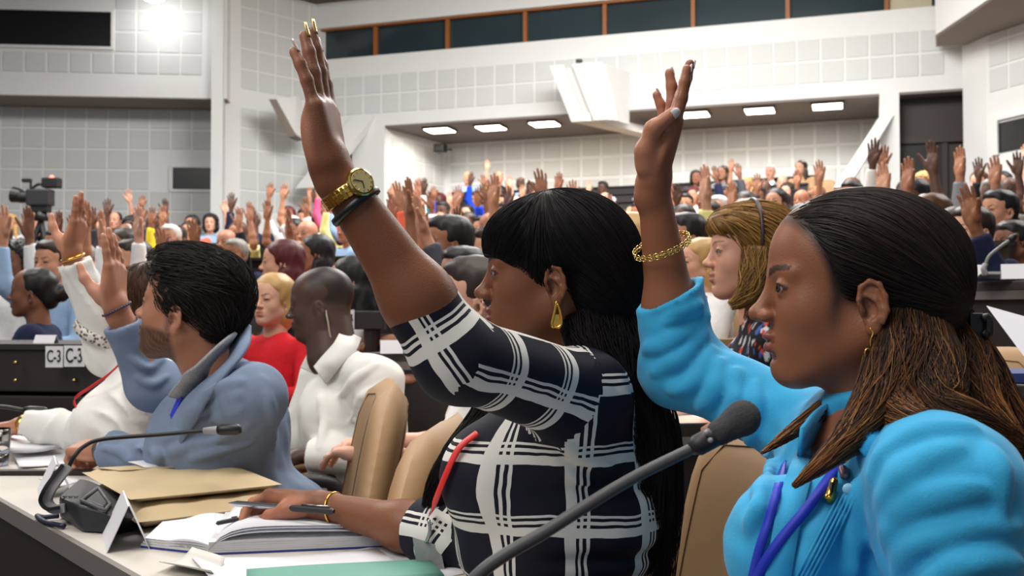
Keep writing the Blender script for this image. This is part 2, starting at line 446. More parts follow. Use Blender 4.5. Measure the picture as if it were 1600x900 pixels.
# --- right side: pillar wall, overhang and oblique wall with a dark window
Ra, Rb = xy(1508, 16.2), xy(1545, 15.6); Rc = xy(1760, 13.4)
wallseg('wall_right_pier', Ra, Rb, 0, CZ, .4)
rw = wallseg('wall_right', Rb, Rc, 0, CZ, .25)
Rl = np.linalg.norm(Rc-Rb); Ru = unit(Rc-Rb)
tiles(rw, Rb, Rc, 4.5, 3, s0=.05); tiles(rw, Rb, Rc, 2.1, 3, s0=.05)
w4 = panel(None, 'window_4', Rb, Rc, .25, 2.2, z_at(237, 15.3), z_at(190, 15.3), .02, M_dark, .06); w4['kind'] = 'structure'
panel(w4, 'window_frame', Rb, Rc, .12, .25, z_at(240, 15.3), z_at(186, 15.3), .05, M_wall, .06); panel(w4, 'window_frame', Rb, Rc, .12, 2.3, z_at(186, 15.3), z_at(180, 15.3), .05, M_wall, .06)
oh = MB().prism([xy(1466, 16.3), xy(1466, 15.6), xy(1720, 11.2), xy(1820, 13.4), xy(1530, 16.2)], 5.42, CZ).build('wall_overhang', M_wall); oh['kind'] = 'structure'
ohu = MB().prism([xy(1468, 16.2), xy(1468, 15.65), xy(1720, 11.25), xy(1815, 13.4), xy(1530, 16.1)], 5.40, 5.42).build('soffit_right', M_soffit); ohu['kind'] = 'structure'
# --- ceiling, side returns
ce = MB().prism([(-14, -6), (14, -6), (14, 23), (-14, 23)], CZ, CZ+.1).build('ceiling', M_ceil); ce['kind'] = 'structure'
ct = MB().prism([xy(330, 18.3), xy(520, 19.0), xy(800, 18.0), xy(1560, 15.4), xy(1560, 14.9), xy(800, 17.4), xy(520, 18.5), xy(330, 17.8)], CZ-.1, CZ).build('trim_1', M_wall); ct['kind'] = 'structure'
# --- slanted beams under the balcony
def beam(px, py0, w, d, name, label, sgn=1):
    """a white trough-shaped bracket: two slanting fins with a web, and an arm running back under the balcony"""
    s = sB(px) if px > 500 else None
    base = Ba+Bu*s if s else xy(px, 19.0); u = Bu if s else unit(Fb-Fa); n = np.array([u[1], -u[0]])
    e = empty(name, (base[0], base[1], 4.7), label=label, cat='bracket')
    org = V3(base[0], base[1], 4.7)
    def P(su, out, z): q = base+u*su+n*out; return V3(q[0], q[1], z)
    zt, zb = 5.42, 4.5
    for k, (a0, a1) in enumerate(((0, .26), (.40, .66))):
        pts = [P(a0, .95, zt), P(a1, .95, zt), P(a1+.28, .55, zb), P(a0+.28, .55, zb)]
        MB().extrude(pts, np.append(-n*.10, 0)).build('fin', M_wall, e, org)
    MB().extrude([P(.1, .82, zt-.03), P(.95, .82, zt-.03), P(1.1, .42, zb), P(.38, .42, zb)], np.append(-n*.06, 0)).build('web', M_wall, e, org)
    MB().extrude([P(.66, .95, zt), P(.86, .9, zt), P(1.15, .02, zt), P(1.15, .02, zb), P(.94, .5, zb)], np.append(u*.05, 0)).build('side_plate', M_wall, e, org)
    MB().extrude([P(.28, .55, zb), P(.62, .55, zb), P(1.75, -1.5, 4.42), P(1.45, -1.5, 4.42)], (0, 0, .14)).build('arm', M_wall, e, org)
    MB().extrude([P(.40, .7, zt), P(.5, .7, zt), P(.5, .7, zt+.14), P(.40, .7, zt+.14)], np.append(-n*.1, 0)).build('bolt', M_metal, e, org)
    return e
beam(882, 115, 60, 18, 'beam_bracket', 'white trough-shaped beam bracket under the middle of the balcony')
e = empty('beam_bracket', (*xy(425, 18.6), 4.6), label='white slanting beam bracket on the corner wall behind the watch hand', cat='bracket')
o0 = V3(*xy(425, 18.6), 4.6)
MB().extrude([W(420, 155, 18.3), W(432, 155, 18.3), W(462, 212, 18.7), W(450, 214, 18.7)], (.05, .5, 0)).build('fin', M_soffit, e, o0)
MB().extrude([W(432, 155, 18.3), W(462, 150, 18.9), W(470, 210, 19.0), W(460, 212, 18.7)], (.05, .4, 0)).build('web', M_wall, e, o0)
# --- lamps under the balcony: every lamp carries its own light
def lamp(px, py, grouplab):
    r = ray(px, py); t = (4.72-CAM[2])/r[2]; p = CAM+r*t
    e = empty('ceiling_lamp', (p[0], p[1], 4.72), math.atan2(Bu[1], Bu[0]), label=grouplab, cat='lamp', group='square lamps under the balcony')
    MB().box((-.27, -.25, -.035), (.27, .25, 0)).build('housing', M_metal, e)
    MB().box((-.24, -.22, -.05), (.24, .22, -.035)).build('diffuser', M_lamp, e)
    l = bpy.data.lights.new('lamp_light', 'AREA'); l.energy = 20; l.size = .45; l.color = (1, .93, .82)
    lo = bpy.data.objects.new('lamp_light', l); col.objects.link(lo); lo.parent = e; lo.location = (0, 0, -.07)
for (px, py), nm in zip(((687, 201), (767, 197), (851, 191), (945, 186), (1085, 176), (1187, 170), (1293, 163)), ('next to the left pillar', 'second from the left pillar', 'just left of the beam bracket', 'above the arm of the beam bracket', 'third from the right pillar', 'second from the right pillar', 'next to the right pillar')): lamp(px, py, 'square balcony ceiling lamp '+nm)
# --- wall-washing spot high on the left wall
e = empty('wall_spot', (*xy(236, 17.6), z_at(-14, 17.6)), label='bright round wall spot above the dark window on the left wall', cat='lamp')
MB().tube([(0, .6, .18), (0, .05, .12)], .03, 8).build('arm', M_metal, e)
V, F = tube([(0, 0, .18), (0, 0, .1), (0, 0, -.02)], [.1, .19, .21], 20); obj('housing', V, F, M_metal, e)
V, F = tube([(0, 0, -.02), (0, 0, -.1), (0, 0, -.15)], [.2, .17, .05], 20); obj('bulb', V, F, mat('spot_bulb', (1, .98, .94, 1), .5, var=0, emit=18), e)
l = bpy.data.lights.new('spot_light', 'POINT'); l.energy = 22; l.shadow_soft_size = .2; lo = bpy.data.objects.new('spot_light', l); col.objects.link(lo); lo.parent = e; lo.location = (0, -.05, -.25)
# --- small black loudspeaker on the inner wall
e = empty('wall_loudspeaker', W(688, 232, 20.6), -.4, label='small black loudspeaker on the wall under the balcony', cat='loudspeaker')
MB().box((-.11, -.1, -.08), (.11, .1, .08)).build('cabinet', M_dark, e, bevel=.015); MB().box((-.09, -.12, -.06), (.09, -.1, .06)).build('grille', M_metal, e, bevel=.008); MB().tube([(0, .1, 0), (0, .5, .05)], .02, 6).build('bracket', M_metal, e)
# --- stepped floor: rings round the stage
ST = np.array([-6.0, -2.0])
def ringz(k): return 0.0 if k < 0 else (.15*k if k <= 8 else 1.2+.165*(k-8) if k < 13 else 2.1+.25*(k-13))
def ringpt(R, th): return ST+R*np.array([math.cos(th), math.sin(th)])
fl = MB().prism([ringpt(.5, t) for t in np.linspace(-.6, 2.6, 40)]+[ringpt(8.5, t) for t in np.linspace(2.6, -.6, 40)], -.1, 0).build('floor', M_floor); fl['kind'] = 'structure'
for k in range(1, 17):
    ts = np.linspace(-.3, 2.2, 48)
    o = MB().prism([ringpt(7.5+k, t) for t in ts]+[ringpt(8.5+k, t) for t in ts[::-1]], -.1, ringz(k)).build('floor_step', M_floor); o['kind'] = 'structure'
# ================================================================ people: shared anatomy
def head_ps(nose=1.0, lip=1.0, jaw=1.0, brow=1.0, cheek=1.0, chin=0.0, eo=.0034):
    ps = [ell((-.018, 0, .040), (.098, .076, .086), k=.02), ell((.030, 0, .037), (.056, .062, .062), k=.03),
          ell((.029, 0, -.028), (.056, .059, .076), k=.03)]
    for s in (1, -1):
        ps += [ell((.050, s*.037, -.026), (.027*cheek, .023*cheek, .029), k=.025),
               cone((-.012, s*.053*jaw, -.052), (.060, s*.018, -.094), .018, .016, k=.035)]
    ps += [ell((.070+chin, 0, -.094), (.019, .022, .016), k=.02), ell((.066, 0, -.060), (.027, .034, .027), k=.02)]
    for s in (1, -1):
        ps += [cone((.079, s*.012, .0215), (.070, s*.046, .0215), .0085*brow, .0065*brow, k=.014),
               ell((.098, s*.032, .006), (.019, .017, .010), k=.012, op=1)]
    ps += [cone((.085, 0, .012), (.101, 0, -.020), .0070, .0095, k=.012), ell((.106, 0, -.0245), (.0115, .0105, .0095), k=.007)]
    for s in (1, -1):
        ps += [ell((.097, s*.0125*nose, -.0285), (.0105, .0075*nose, .0075), k=.006)]
    for s in (1, -1): ps += [ell((.105, s*.007*nose, -.0375), (.006, .0034, .0035), k=.002, op=1)]
    l = lip
    ps += [ell((.0905, 0, -.0525), (.0100, .0215, .0060*l), k=.005), ell((.0895, 0, -.0660), (.0105, .0195, .0072*l), k=.005),
           ell((.105, 0, -.0588), (.013, .024, .0011), k=.0025, op=1), ell((.095, 0, -.0785), (.012, .020, .0045), k=.006, op=1)]
    for s in (1, -1):
        E = V3(.0755, s*.0315, .005)
        ps += [ell(E, (.0142, .0158, .0138), k=.004), ell(E+V3(.0125, 0, -.0008), (.011, .0138, eo), k=.0018, op=1)]
    for s in (1, -1):
        Re = Rz(s*-.30)@Ry(.18); Me = M4(Re, V3(-.011, s*.0775, -.018), .9)
        e = [ell((0, 0, 0), (.0175, .0050, .0290), k=.006), ell((.001, s*.0045, -.002), (.0115, .0060, .0185), k=.004, op=1)]
        rim = [(.013, -.004), (.0135, .010), (.008, .025), (-.004, .0305), (-.0145, .024), (-.0185, .008), (-.0165, -.010), (-.009, -.023)]
        e += [cone((rim[i][0], s*.0045, rim[i][1]), (rim[i+1][0], s*.0045, rim[i+1][1]), .0034, .0034, k=.003) for i in range(len(rim)-1)]
        an = [(.004, .014), (-.006, .006), (-.0095, -.006), (-.006, -.017), (.003, -.021)]
        e += [cone((an[i][0], s*.0030, an[i][1]), (an[i+1][0], s*.0030, an[i+1][1]), .0030, .0030, k=.003) for i in range(len(an)-1)]
        e += [ell((.012, s*.004, -.006), (.004, .004, .006), k=.003), ell((.004, s*.001, -.030), (.0085, .0050, .0085), k=.006)]
        ps += tf(e, Me)
    return ps
def head_paint(L, base, capps=None, capcol=(26, 20, 19), side=0, lipc=None, browc=(30, 20, 16), beard=None, shade=True, lash=True, browthick=1.0, blush=0.0):
    """vertex colours for a head from its local coordinates"""
    n = len(L); c = np.tile(lin(base), (n, 1)); x, y, z = L.T; ay = np.abs(y)
    def mixin(m, colr): c[:] = c*(1-m[:, None])+np.asarray(colr)*m[:, None]
    if blush:
        m = np.clip(1-np.sqrt(((x-.066)/.035)**2+((ay-.042)/.024)**2+((z+.028)/.024)**2), 0, 1)*blush; mixin(m, lin(base)*np.array([1.25, .8, .75]))
    if lipc:
        up = ((ay/.0225)**2+((z+.0530)/.0068)**2) < 1; lo = ((ay/.0205)**2+((z+.0655)/.0080)**2) < 1
        m = ((up | lo) & (x > .078)).astype(float)*.85; mixin(m, lin(lipc))
    m = ((np.abs(z+.0588) < .0014) & (ay < .021) & (x > .08)).astype(float)*.6; mixin(m, lin(base)*.25)
    if browc:
        zc = .0235+.006*np.sin(np.clip((ay-.010)/.042, 0, 1)*2.4); th = (.0042-.0022*np.clip((ay-.014)/.035, 0, 1))*browthick
        m = ((np.abs(z-zc) < th) & (ay > .010) & (ay < .052) & (x > .045)).astype(float)*.85; mixin(m, lin(browc))
    if lash:
        q = ((ay-.0315)/.0165)**2+((z-.0045)/.0068)**2; m = ((q < 1) & (x > .07)).astype(float)*.75; mixin(m, lin((16, 11, 10)))
    nost = ((x-.105)/.008)**2+((ay-.007)/.005)**2+((z+.0375)/.004)**2; mixin((nost < 1)*.7, lin(base)*.15)
    m = ((((x+.002)/.007)**2+((z+.020)/.009)**2 < 1) & (ay > .07)).astype(float)*.6; mixin(m, lin(base)*.2)
    if capps is not None:
        D = fev(capps, L); m = np.clip(1-(D-.001)/.007, 0, 1)**1.2*((ay < .0735) | (x > .012)); mixin(np.clip(m, 0, 1)*.92, lin(capcol))
    if side:
        m = side*np.exp(-((x-.024-.12*np.clip(-z, 0, .06))/.009)**2)*np.clip((z+.062)/.05, 0, 1)*np.clip((.06-z)/.03, 0, 1)*(ay > .045); mixin(m, lin(capcol))
    if beard:
        jawl = (z < -.035-.25*np.clip(.055-x, -.05, .1)*0) & (z > -.135) & (x > -.01)
        m = np.clip((-.040-z)/.012, 0, 1)*np.clip((x+.012)/.012, 0, 1)*np.clip((z+.150)/.03, 0, 1)
        sb = np.clip(1-np.abs(x-.008)/.014, 0, 1)*((z < .02) & (z > -.06)); m = np.maximum(m, sb*.9)
        ml = (((ay/.020)**2+((z+.0595)/.011)**2) < 1) & (x > .07); m = m*(1-ml*.9)
        mu = (np.abs(z+.0445) < .005) & (ay < .026) & (x > .08); m = np.maximum(m, mu*1.0)
        m = m*(.86+.14*wob(L, 700, 3)); mixin(np.clip(m, 0, 1)*.9, lin(beard))
    return c
def eyes(parent, M, org, gaze=(0, 0), iris=(52, 30, 18), scale=1.0):
    th = np.linspace(0, PI, 17); ph = np.arange(24)*2*PI/24
    D = np.array([(math.cos(t), math.sin(t)*math.cos(p), math.sin(t)*math.sin(p)) for t in th for p in ph])
    F = np.array([(i*24+k, (i+1)*24+k, (i+1)*24+(k+1) % 24, i*24+(k+1) % 24) for i in range(16) for k in range(24)])
    ang = np.repeat(th, 24); cc = np.tile(lin((150, 140, 134)), (len(D), 1)); cc[ang < .62] = lin(iris); cc[ang < .28] = lin((6, 5, 5))
    Rg = Rz(gaze[0])@Ry(gaze[1])
    for s in (1, -1):
        P = D@Rg.T*.0122+V3(.0758, s*.0315, .005)
        obj('eye', P@M[:3, :3].T+M[:3, 3], F, M_eye, parent, org, cols=cc)
FING = [(.030, .092, .070, .0086), (.0095, .097, .079, .0088), (-.0115, .092, .073, .0084), (-.031, .082, .057, .0075)]
def hand_ps(M, s=1, curl=((.08, .10, .05),)*4, spread=(.06, .02, -.03, -.10), thumb=(.55, .25, .15, .15), width=1.0, fat=1.0, fl=1.0, pl=1.0):
    """palm + five jointed fingers; wrist at the origin, fingers along +Z, palm looks to +X, thumb towards s*Y.
    thumb = (abduction sideways, opposition towards the palm, bend 1, bend 2).  Returns prims and fingertip frames"""
    ps = []; tips = []
    for i, (y, z, L, r) in enumerate(FING):
        y = y*width*s; r = r*fat; z = z*pl; L = L*fl
        ps += [cone((0, y*.55, .004), (-.001, y, z), .0135, .0105*fat+.0005, k=.016)]
        a = curl[i]; sp = spread[i]*s; p = V3(0, y, z); ang = 0; segs = (.46*L, .30*L, .24*L); rr = (r*1.06, r, r*.93, r*.80)
        for j in range(3):
            ang += a[j]; d = V3(math.sin(ang), math.sin(sp)*math.cos(ang), math.cos(sp)*math.cos(ang)); q = p+d*segs[j]
            ps += [cone(p, q, rr[j], rr[j+1], k=.004)]
            if j == 2: tips.append((q.copy(), d, V3(-math.cos(ang), 0, math.sin(ang)), rr[3]))
            p = q
    ps += [ell((.006, s*.012*width, .045*pl), (.013, .032*width, .045*pl), k=.014), ell((.011, -s*.024*width, .035), (.011, .013, .034), k=.012),
           cone((0, 0, -.02), (0, 0, .012), .0215*width, .022*width, k=.012)]
    if len(thumb) != 4 or not np.isscalar(thumb[0]):
        q_ = [V3(a, b*s, c) for a, b, c in thumb]; rr = (.0155, .0130, .0112, .0088); ps += [cone(q_[i], q_[i+1], rr[i]*fat, rr[i+1]*fat, k=.008) for i in range(3)]
        d = unit(q_[3]-q_[2]); q = q_[3]; ps += [ell((q_[0]+q_[1])/2, (.016, .018, .024), k=.012)]
        tips.append((q, d, unit(V3(-.3, s*.9, .1)-d*np.dot(V3(-.3, s*.9, .1), d)), .0085*fat))
        A = M[:3, :3]; sc = np.cbrt(abs(np.linalg.det(A)))
        return tf(ps, M), [(A@p+M[:3, 3], unit(A@d), unit(A@n), r*sc) for p, d, n, r in tips]
    ab, op, b1, b2 = thumb
    p = V3(.006, s*.018*width, .018); d = unit(V3(math.sin(op)*.9, s*math.sin(ab), math.cos(ab)))
    q = p+d*.046; ps += [cone(p, q, .0155*fat, .0125*fat, k=.014), ell((p+q)/2+V3(.004, 0, -.002), (.015, .016, .026), k=.012)]
    for L, bnd, r0, r1 in ((.034, b1, .0118*fat, .0103*fat), (.027, b2, .0103*fat, .0085*fat)):
        d = unit(d+V3(math.sin(bnd)*.35, -s*math.sin(bnd)*.75, math.sin(bnd)*.5)); p, q = q, q+d*L; ps += [cone(p, q, r0, r1, k=.004)]
    tips.append((q, d, unit(np.cross(np.cross(d, V3(-.5, s*.8, 0)), d)), .0085*fat))
    A = M[:3, :3]; sc = np.cbrt(abs(np.linalg.det(A)))
    return tf(ps, M), [(A@p+M[:3, 3], unit(A@d), unit(A@n), r*sc) for p, d, n, r in tips]
def handM(wrist, fdir, palm, sc=1.0):
    z = unit(fdir); x = np.asarray(palm, float); x = unit(x-z*np.dot(x, z)); y = np.cross(z, x)
    return M4(np.stack([x, y, z], 1), wrist, sc)
def nails(parent, tips, org, m, length=.014, name='fingernail', wid=1.0, which=None):
    for i, (p, d, n, r) in enumerate(tips):
        if which is not None and i not in which: continue
        n = unit(n-d*np.dot(n, d)); u = np.cross(d, n); rows = []; V = []
        for t in np.linspace(0, 1, 6):
            w = r*.82*wid*(1-.55*max(0, t-.55)/.45*.8); off = p-d*r*.55+d*length*t+n*(r*.96-.0006*t)
            for a in np.linspace(-1, 1, 5): V.append(off+u*w*a-n*(.28*r*a*a))
        V = np.array(V); F = np.array([(i*5+k, i*5+k+1, (i+1)*5+k+1, (i+1)*5+k) for i in range(5) for k in range(4)])
        V2 = V+np.tile(n, (len(V), 1))*.0011
        Fa = np.concatenate([F[:, ::-1], F+len(V)])
        ed = [0, 1, 2, 3, 4]+[9, 14, 19, 24, 29]+[28, 27, 26, 25]+[20, 15, 10, 5]
        sd = np.array([(ed[i], ed[(i+1) % len(ed)], ed[(i+1) % len(ed)]+30, ed[i]+30) for i in range(len(ed))])
        obj(name, np.vstack([V, V2]), np.concatenate([Fa, sd]), m, parent, org)
def strands(paths, r0, r1, cols, n=3):
    """paths: (N, T, 3) array -> thin tapering tubes with point colours (N, T, 3)"""
    N, T, _ = paths.shape; t = np.gradient(paths, axis=1); t /= np.linalg.norm(t, axis=2, keepdims=True)+1e-9
    ref = np.tile(V3(.31, .77, .55), (N, T, 1)); a = np.cross(t, ref); a /= np.linalg.norm(a, axis=2, keepdims=True)+1e-9; b = np.cross(t, a)
    rad = (r0+(r1-r0)*np.linspace(0, 1, T)**1.5)[None, :, None] if np.isscalar(r0) else (r0[:, None]+(r1-r0)[:, None]*np.linspace(0, 1, T)[None]**1.5)[..., None]
    V = np.stack([paths+rad*(a*math.cos(k*2*PI/n)+b*math.sin(k*2*PI/n)) for k in range(n)], 2).reshape(-1, 3)
    base = (np.arange(N)[:, None]*T+np.arange(T-1)[None])[:, :, None]*n+np.arange(n)[None, None]
    nxt = (np.arange(N)[:, None]*T+np.arange(T-1)[None])[:, :, None]*n+((np.arange(n)+1) % n)[None, None]
    F = np.stack([base, nxt, nxt+n, base+n], -1).reshape(-1, 4)
    return V, F, np.repeat(cols.reshape(-1, 3), n, axis=0)
def groom(ps, Vs, N, flow, steps, step, off, seed=1, jit=.25, keep=None):
    """strands that follow a flow field over a hair volume; Vs = surface vertices used as roots"""
    r = np.random.default_rng(seed); P = Vs[r.integers(0, len(Vs), N)].copy()
    if keep is not None: P = P[keep(P)]
    N = len(P); o = off*r.uniform(.2, 1.6, N); out = []
    J = r.normal(size=(N, 3))*jit
    for i in range(steps):
        e = 1e-3; d0 = fev(ps, P); g = np.stack([fev(ps, P+np.eye(3)[k]*e)-d0 for k in range(3)], 1); g /= np.linalg.norm(g, axis=1, keepdims=True)+1e-9
        P = P-g*(np.clip(d0-o, -.01, .01))[:, None]; out.append(P.copy())
        f = flow(P); f = f/(np.linalg.norm(f, axis=1, keepdims=True)+1e-9)+J*(.5+.5*i/steps)*.6; f -= g*(f*g).sum(1)[:, None]*.85
        P = P+step*f/(np.linalg.norm(f, axis=1, keepdims=True)+1e-9)
    return np.stack(out, 1)
def lock(path, rs, N, T=22, seed=1, wave=.0, flat=1.0, tip=.35, fr=.004):
    """strands running along a curved lock of hair"""
    r = np.random.default_rng(seed); C0 = bez(path, 60); s = np.linspace(0, 1, T); ii = np.clip((s*(len(C0)-1)).astype(int), 0, len(C0)-1)
    Q = C0[ii]; Tn, A, B = frames(Q); R = np.interp(s, np.linspace(0, 1, len(rs)), rs)
    th = r.uniform(0, 2*PI, N); q = np.sqrt(r.uniform(.25, 1, N)); l = 1-tip*r.random(N)**2
    out = np.zeros((N, T, 3)); ph = r.uniform(0, 6.28, N)
    for j in range(T):
        sj = s[j]*l; f = sj*(T-1); i0 = np.clip(f.astype(int), 0, T-2); w = (f-i0)[:, None]
        c = Q[i0]*(1-w)+Q[i0+1]*w; a = A[i0]*(1-w)+A[i0+1]*w; b = B[i0]*(1-w)+B[i0+1]*w; rr = (R[i0]*(1-w[:, 0])+R[i0+1]*w[:, 0])*q
        tw = th+wave*np.sin(s[j]*9+ph)
        out[:, j] = c+a*(rr*np.cos(tw))[:, None]+b*(rr*np.sin(tw)*flat)[:, None]+r.normal(size=(N, 3))*fr*s[j]*.25
    return out
def stcol(N, T, root, tip, var=.25, seed=1, bias=1.0, tipset=None):
    r = np.random.default_rng(seed); a = lin(root); w = (np.linspace(0, 1, T)**bias)[None, :, None]*r.uniform(.3, 1, (N, 1, 1))
    tips = np.array([lin(t) for t in (tipset or [tip])])[r.integers(0, len(tipset or [tip]), N)][:, None]
    return (a*(1-w)+tips*w)*(1+var*r.normal(size=(N, 1, 1))).clip(.4, 1.8)
M_eye = attrmat('eye', .12, .6)
M_skin = attrmat('skin', .46, .38, bump=.22, bscale=420, sss=.04)
M_hair = attrmat('hair', .55, .28)
M_skinO = attrmat('skin_shared', .5, .4, useobj=True)
M_hairO = attrmat('hair_shared', .5, .4, useobj=True, bump=.4, bscale=60, stretch=(1, 1, .2))
M_clothO = attrmat('cloth_shared', .85, .2, useobj=True, bump=.35, bscale=18, bdist=.02)
M_gold = mat('gold', C(226, 176, 84), .25, 1.0, var=.1, vscale=80)
M_goldb = mat('gold_bright', C(240, 205, 120), .18, 1.0, var=.25, vscale=300)
M_black = mat('black_rubber', C(20, 20, 22), .45, var=.05)
def ring(center, axis, r, th=.002, n=40, squash=1.0, uref=None):
    ax = unit(axis); u = unit(np.cross(ax, uref if uref is not None else V3(0, 0, 1) if abs(ax[2]) < .9 else V3(1, 0, 0))); v = np.cross(ax, u)
    return [np.asarray(center)+u*r*math.cos(t)+v*r*squash*math.sin(t) for t in np.arange(n)*2*PI/n]
def band(center, axis, r0, r1, w, n=48, bulge=0.0):
    """flat cuff round a limb"""
    ax = unit(axis); u = unit(np.cross(ax, V3(.2, .3, .93) if abs(ax[2]) < .9 else V3(1, 0, 0))); v = np.cross(ax, u); V = []
    prof = [(r0, -w/2), (r1, -w/2), (r1+bulge, 0), (r1, w/2), (r0, w/2)]
    for t in np.arange(n)*2*PI/n:
        for r, z in prof: V.append(np.asarray(center)+(u*math.cos(t)+v*math.sin(t))*r+ax*z)
    m = len(prof); F = [(i*m+k, i*m+(k+1) % m, ((i+1) % n)*m+(k+1) % m, ((i+1) % n)*m+k) for i in range(n) for k in range(m)]
    return np.array(V), np.array(F)
def person(label, base, group=None):
    """returns a function that makes the body mesh from pieces; the body object is the person itself"""
    pass
def arm_paint(V, base, palm=None, Mh=None, s=1):
    c = np.tile(lin(base), (len(V), 1))
    if palm is not None:
        L = inv(Mh, V); m = np.clip((L[:, 0]-.002)/.010, 0, 1)*np.clip((L[:, 2]+.01)/.02, 0, 1)
        c = c*(1-m[:, None]*.8)+lin(palm)*m[:, None]*.8
        kn = np.zeros(len(V))
        for y, z, Lg, r in FING:
            for t in (0, .46): kn = np.maximum(kn, np.exp(-(((L[:, 1]-y*s)/.008)**2+((L[:, 2]-z-Lg*t)/.007)**2))*(L[:, 0] < 0))
        c *= (1-.22*kn)[:, None]
    return c
def legs_ps(hip, f, spread=.10, out=1.0):
    f = unit(V3(f[0], f[1], 0)); l = V3(-f[1], f[0], 0); ps = [ell(hip+V3(0, 0, .02), (.15, .17, .10), np.stack([f, l, V3(0, 0, 1)], 1), k=.04)]
    for s in (1, -1):
        h = hip+l*s*.09; k = hip+f*.40+l*s*.12+V3(0, 0, .02); a = V3(k[0], k[1], .10)+f*.02
        ps += [cone(h, k, .085, .062, k=.04), cone(k, a, .060, .045, k=.03)]
    return ps
def shoes(parent, hip, f, org, m):
    f = unit(V3(f[0], f[1], 0)); l = V3(-f[1], f[0], 0)
    for s in (1, -1):
        k = hip+f*.42+l*s*.12; q = V3(k[0], k[1], .045)
        V, F = sdfmesh([cone(q-f*.04, q+f*.13, .042, .036, k=.02), grp([cone(q, q+V3(0, 0, .06), .045, .04)], k=.02), pln(V3(0, 0, .004), (0, 0, -1))], .009)
        obj('shoe', V, F, m, parent, org)
# ================================================================ the four delegates at the front desk (and their neighbours)
def build(label, M, hp, skin, neckb, torso, arms, m_cloth, m_leg, hip, facing, hs=.003, ha=.003, hc=.005, paint=None, disp=None, uvfun=None,
          gaze=(0, 0), palm=None, cloth='shirt', neckr=(.052, .056), cat='person', colf=None, neckcut=None, iris=(52, 30, 18), ridges=None):
    org = np.array([hip[0], hip[1], 0.0]); paint = dict(paint or {})
    hps = tf(head_ps(**hp), M); nb = np.asarray(neckb, float)
    nk0 = M[:3, :3]@V3(-.022, 0, -.045)+M[:3, 3]
    hps += [cone(nk0, nb, neckr[0], neckr[1], k=.03)]
    V, F = sdfmesh(hps, hs); Vs, Fs, Cs = [V], [F], [head_paint(inv(M, V), skin, **paint)]
    tips = []; arms_skin = []
    for a in arms:
        r = a.get('r', (.045, .040, .037, .022)); Mh = handM(a['wr'], a['f'], a['p'], a.get('sc', 1))
        hpz, tp = hand_ps(Mh, a['s'], a.get('curl', ((.08, .10, .05),)*4), a.get('spread', (.06, .02, -.03, -.10)), a.get('thumb', (.55, .25, .15, .15)), a.get('width', 1), a.get('fat', 1), a.get('fl', 1), a.get('pl', 1))
        mid = np.asarray(a['el'])*.68+np.asarray(a['wr'])*.32
        ap = [cone(a['sh'], a['el'], r[0], r[1], k=.02), cone(a['el'], mid, r[1], r[2], k=.03), cone(mid, a['wr'], r[2], r[3], k=.03)]+hpz
        V, F = sdfmesh(ap, ha); Vs.append(V); Fs.append(F); Cs.append(arm_paint(V, skin, palm, Mh, a['s'])); tips.append(tp)
    tsk = [dict(p, **({'r': p['r']-.014} if p['t'] == 'e' else {'ra': p['ra']-.014, 'rb': p['rb']-.014} if p['t'] == 'c' else {})) for p in torso]
    V, F = sdfmesh(tsk+[dict(p, **({"r": p["r"]-.02} if p["t"] == "e" else {"ra": p["ra"]-.02, "rb": p["rb"]-.02})) for p in legs_ps(hip, facing)], .014); Vs.append(V); Fs.append(F); Cs.append(np.tile(lin(skin), (len(V), 1)))
    V, F = joinm(list(zip(Vs, Fs)))
    P = obj('person', V, F, M_skin, None, org, cols=np.concatenate(Cs)); tag(P, label, cat)
    eyes(P, M, org, gaze, iris)
    # clothing
    cps = list(torso)
    for a in arms:
        if 'sleeve' not in a: continue
        t = a['sleeve']; sr = a['sr']; sh, el, wr = map(np.asarray, (a['sh'], a['el'], a['wr']))
        if t <= 1: end = sh+(el-sh)*t; pts = [sh, end]; rs = [sr[0], sr[0]+(sr[1]-sr[0])*t]; dr = unit(el-sh)
        else: end = el+(wr-el)*(t-1); pts = [sh, el, end]; rs = [sr[0], sr[1], sr[2]]; dr = unit(wr-el)
        far = end+dr*.04; q = chain(pts, rs, .03)+[cone(end-dr*.01, far, rs[-1], rs[-1], k=.01)]
        if a.get('cuff'): q += [cone(end-dr*a['cuff'], far, rs[-1]+.004, rs[-1]+.004, k=.004)]
        cut = a.get('cut', dr); q += [pln(end, cut)]
        if a.get('hollow'): q += [cone(end-dr*.05, end+dr*.05, rs[-1]-.010, rs[-1]-.004, k=.003, op=1)]
        cps.append(grp(q, k=a.get('blend', .04)))
    if ridges:
        base = list(cps)
        for pts, r in ridges:
            if r < 0: continue
            r = r*.48
            Q = [q for q in (hit(base, px, py) for px, py in pts) if q is not None]
            if len(Q) < 2: continue
            C0 = bez(Q, 14); tt = np.linspace(0, 1, len(C0)); rr = np.abs(r)*(.25+.75*np.sin(PI*np.clip(tt*.9+.07, 0, 1)))
            for i in range(len(C0)-1):
                g = unit(CAM-C0[i]); off = -g*abs(r)*(.35 if r > 0 else -.35); cps.append(cone(C0[i]+off, C0[i+1]+off, rr[i], rr[i+1], k=.015 if r > 0 else .016, op=0 if r > 0 else 1))
    for nc in (neckcut or []): cps.append(nc)
    V, F = sdfmesh(cps, hc, disp=disp)
    cols = None
    if colf is not None: cols = colf(V)
    S = obj(cloth, V, F, m_cloth, P, org, uvw=uvfun(V) if uvfun else None, cols=cols)
    V, F = sdfmesh(legs_ps(hip, facing), .012)
    obj('trousers', V, F, m_leg, P, org); shoes(P, hip, facing, org, M_black)
    return P, org, tips, cps
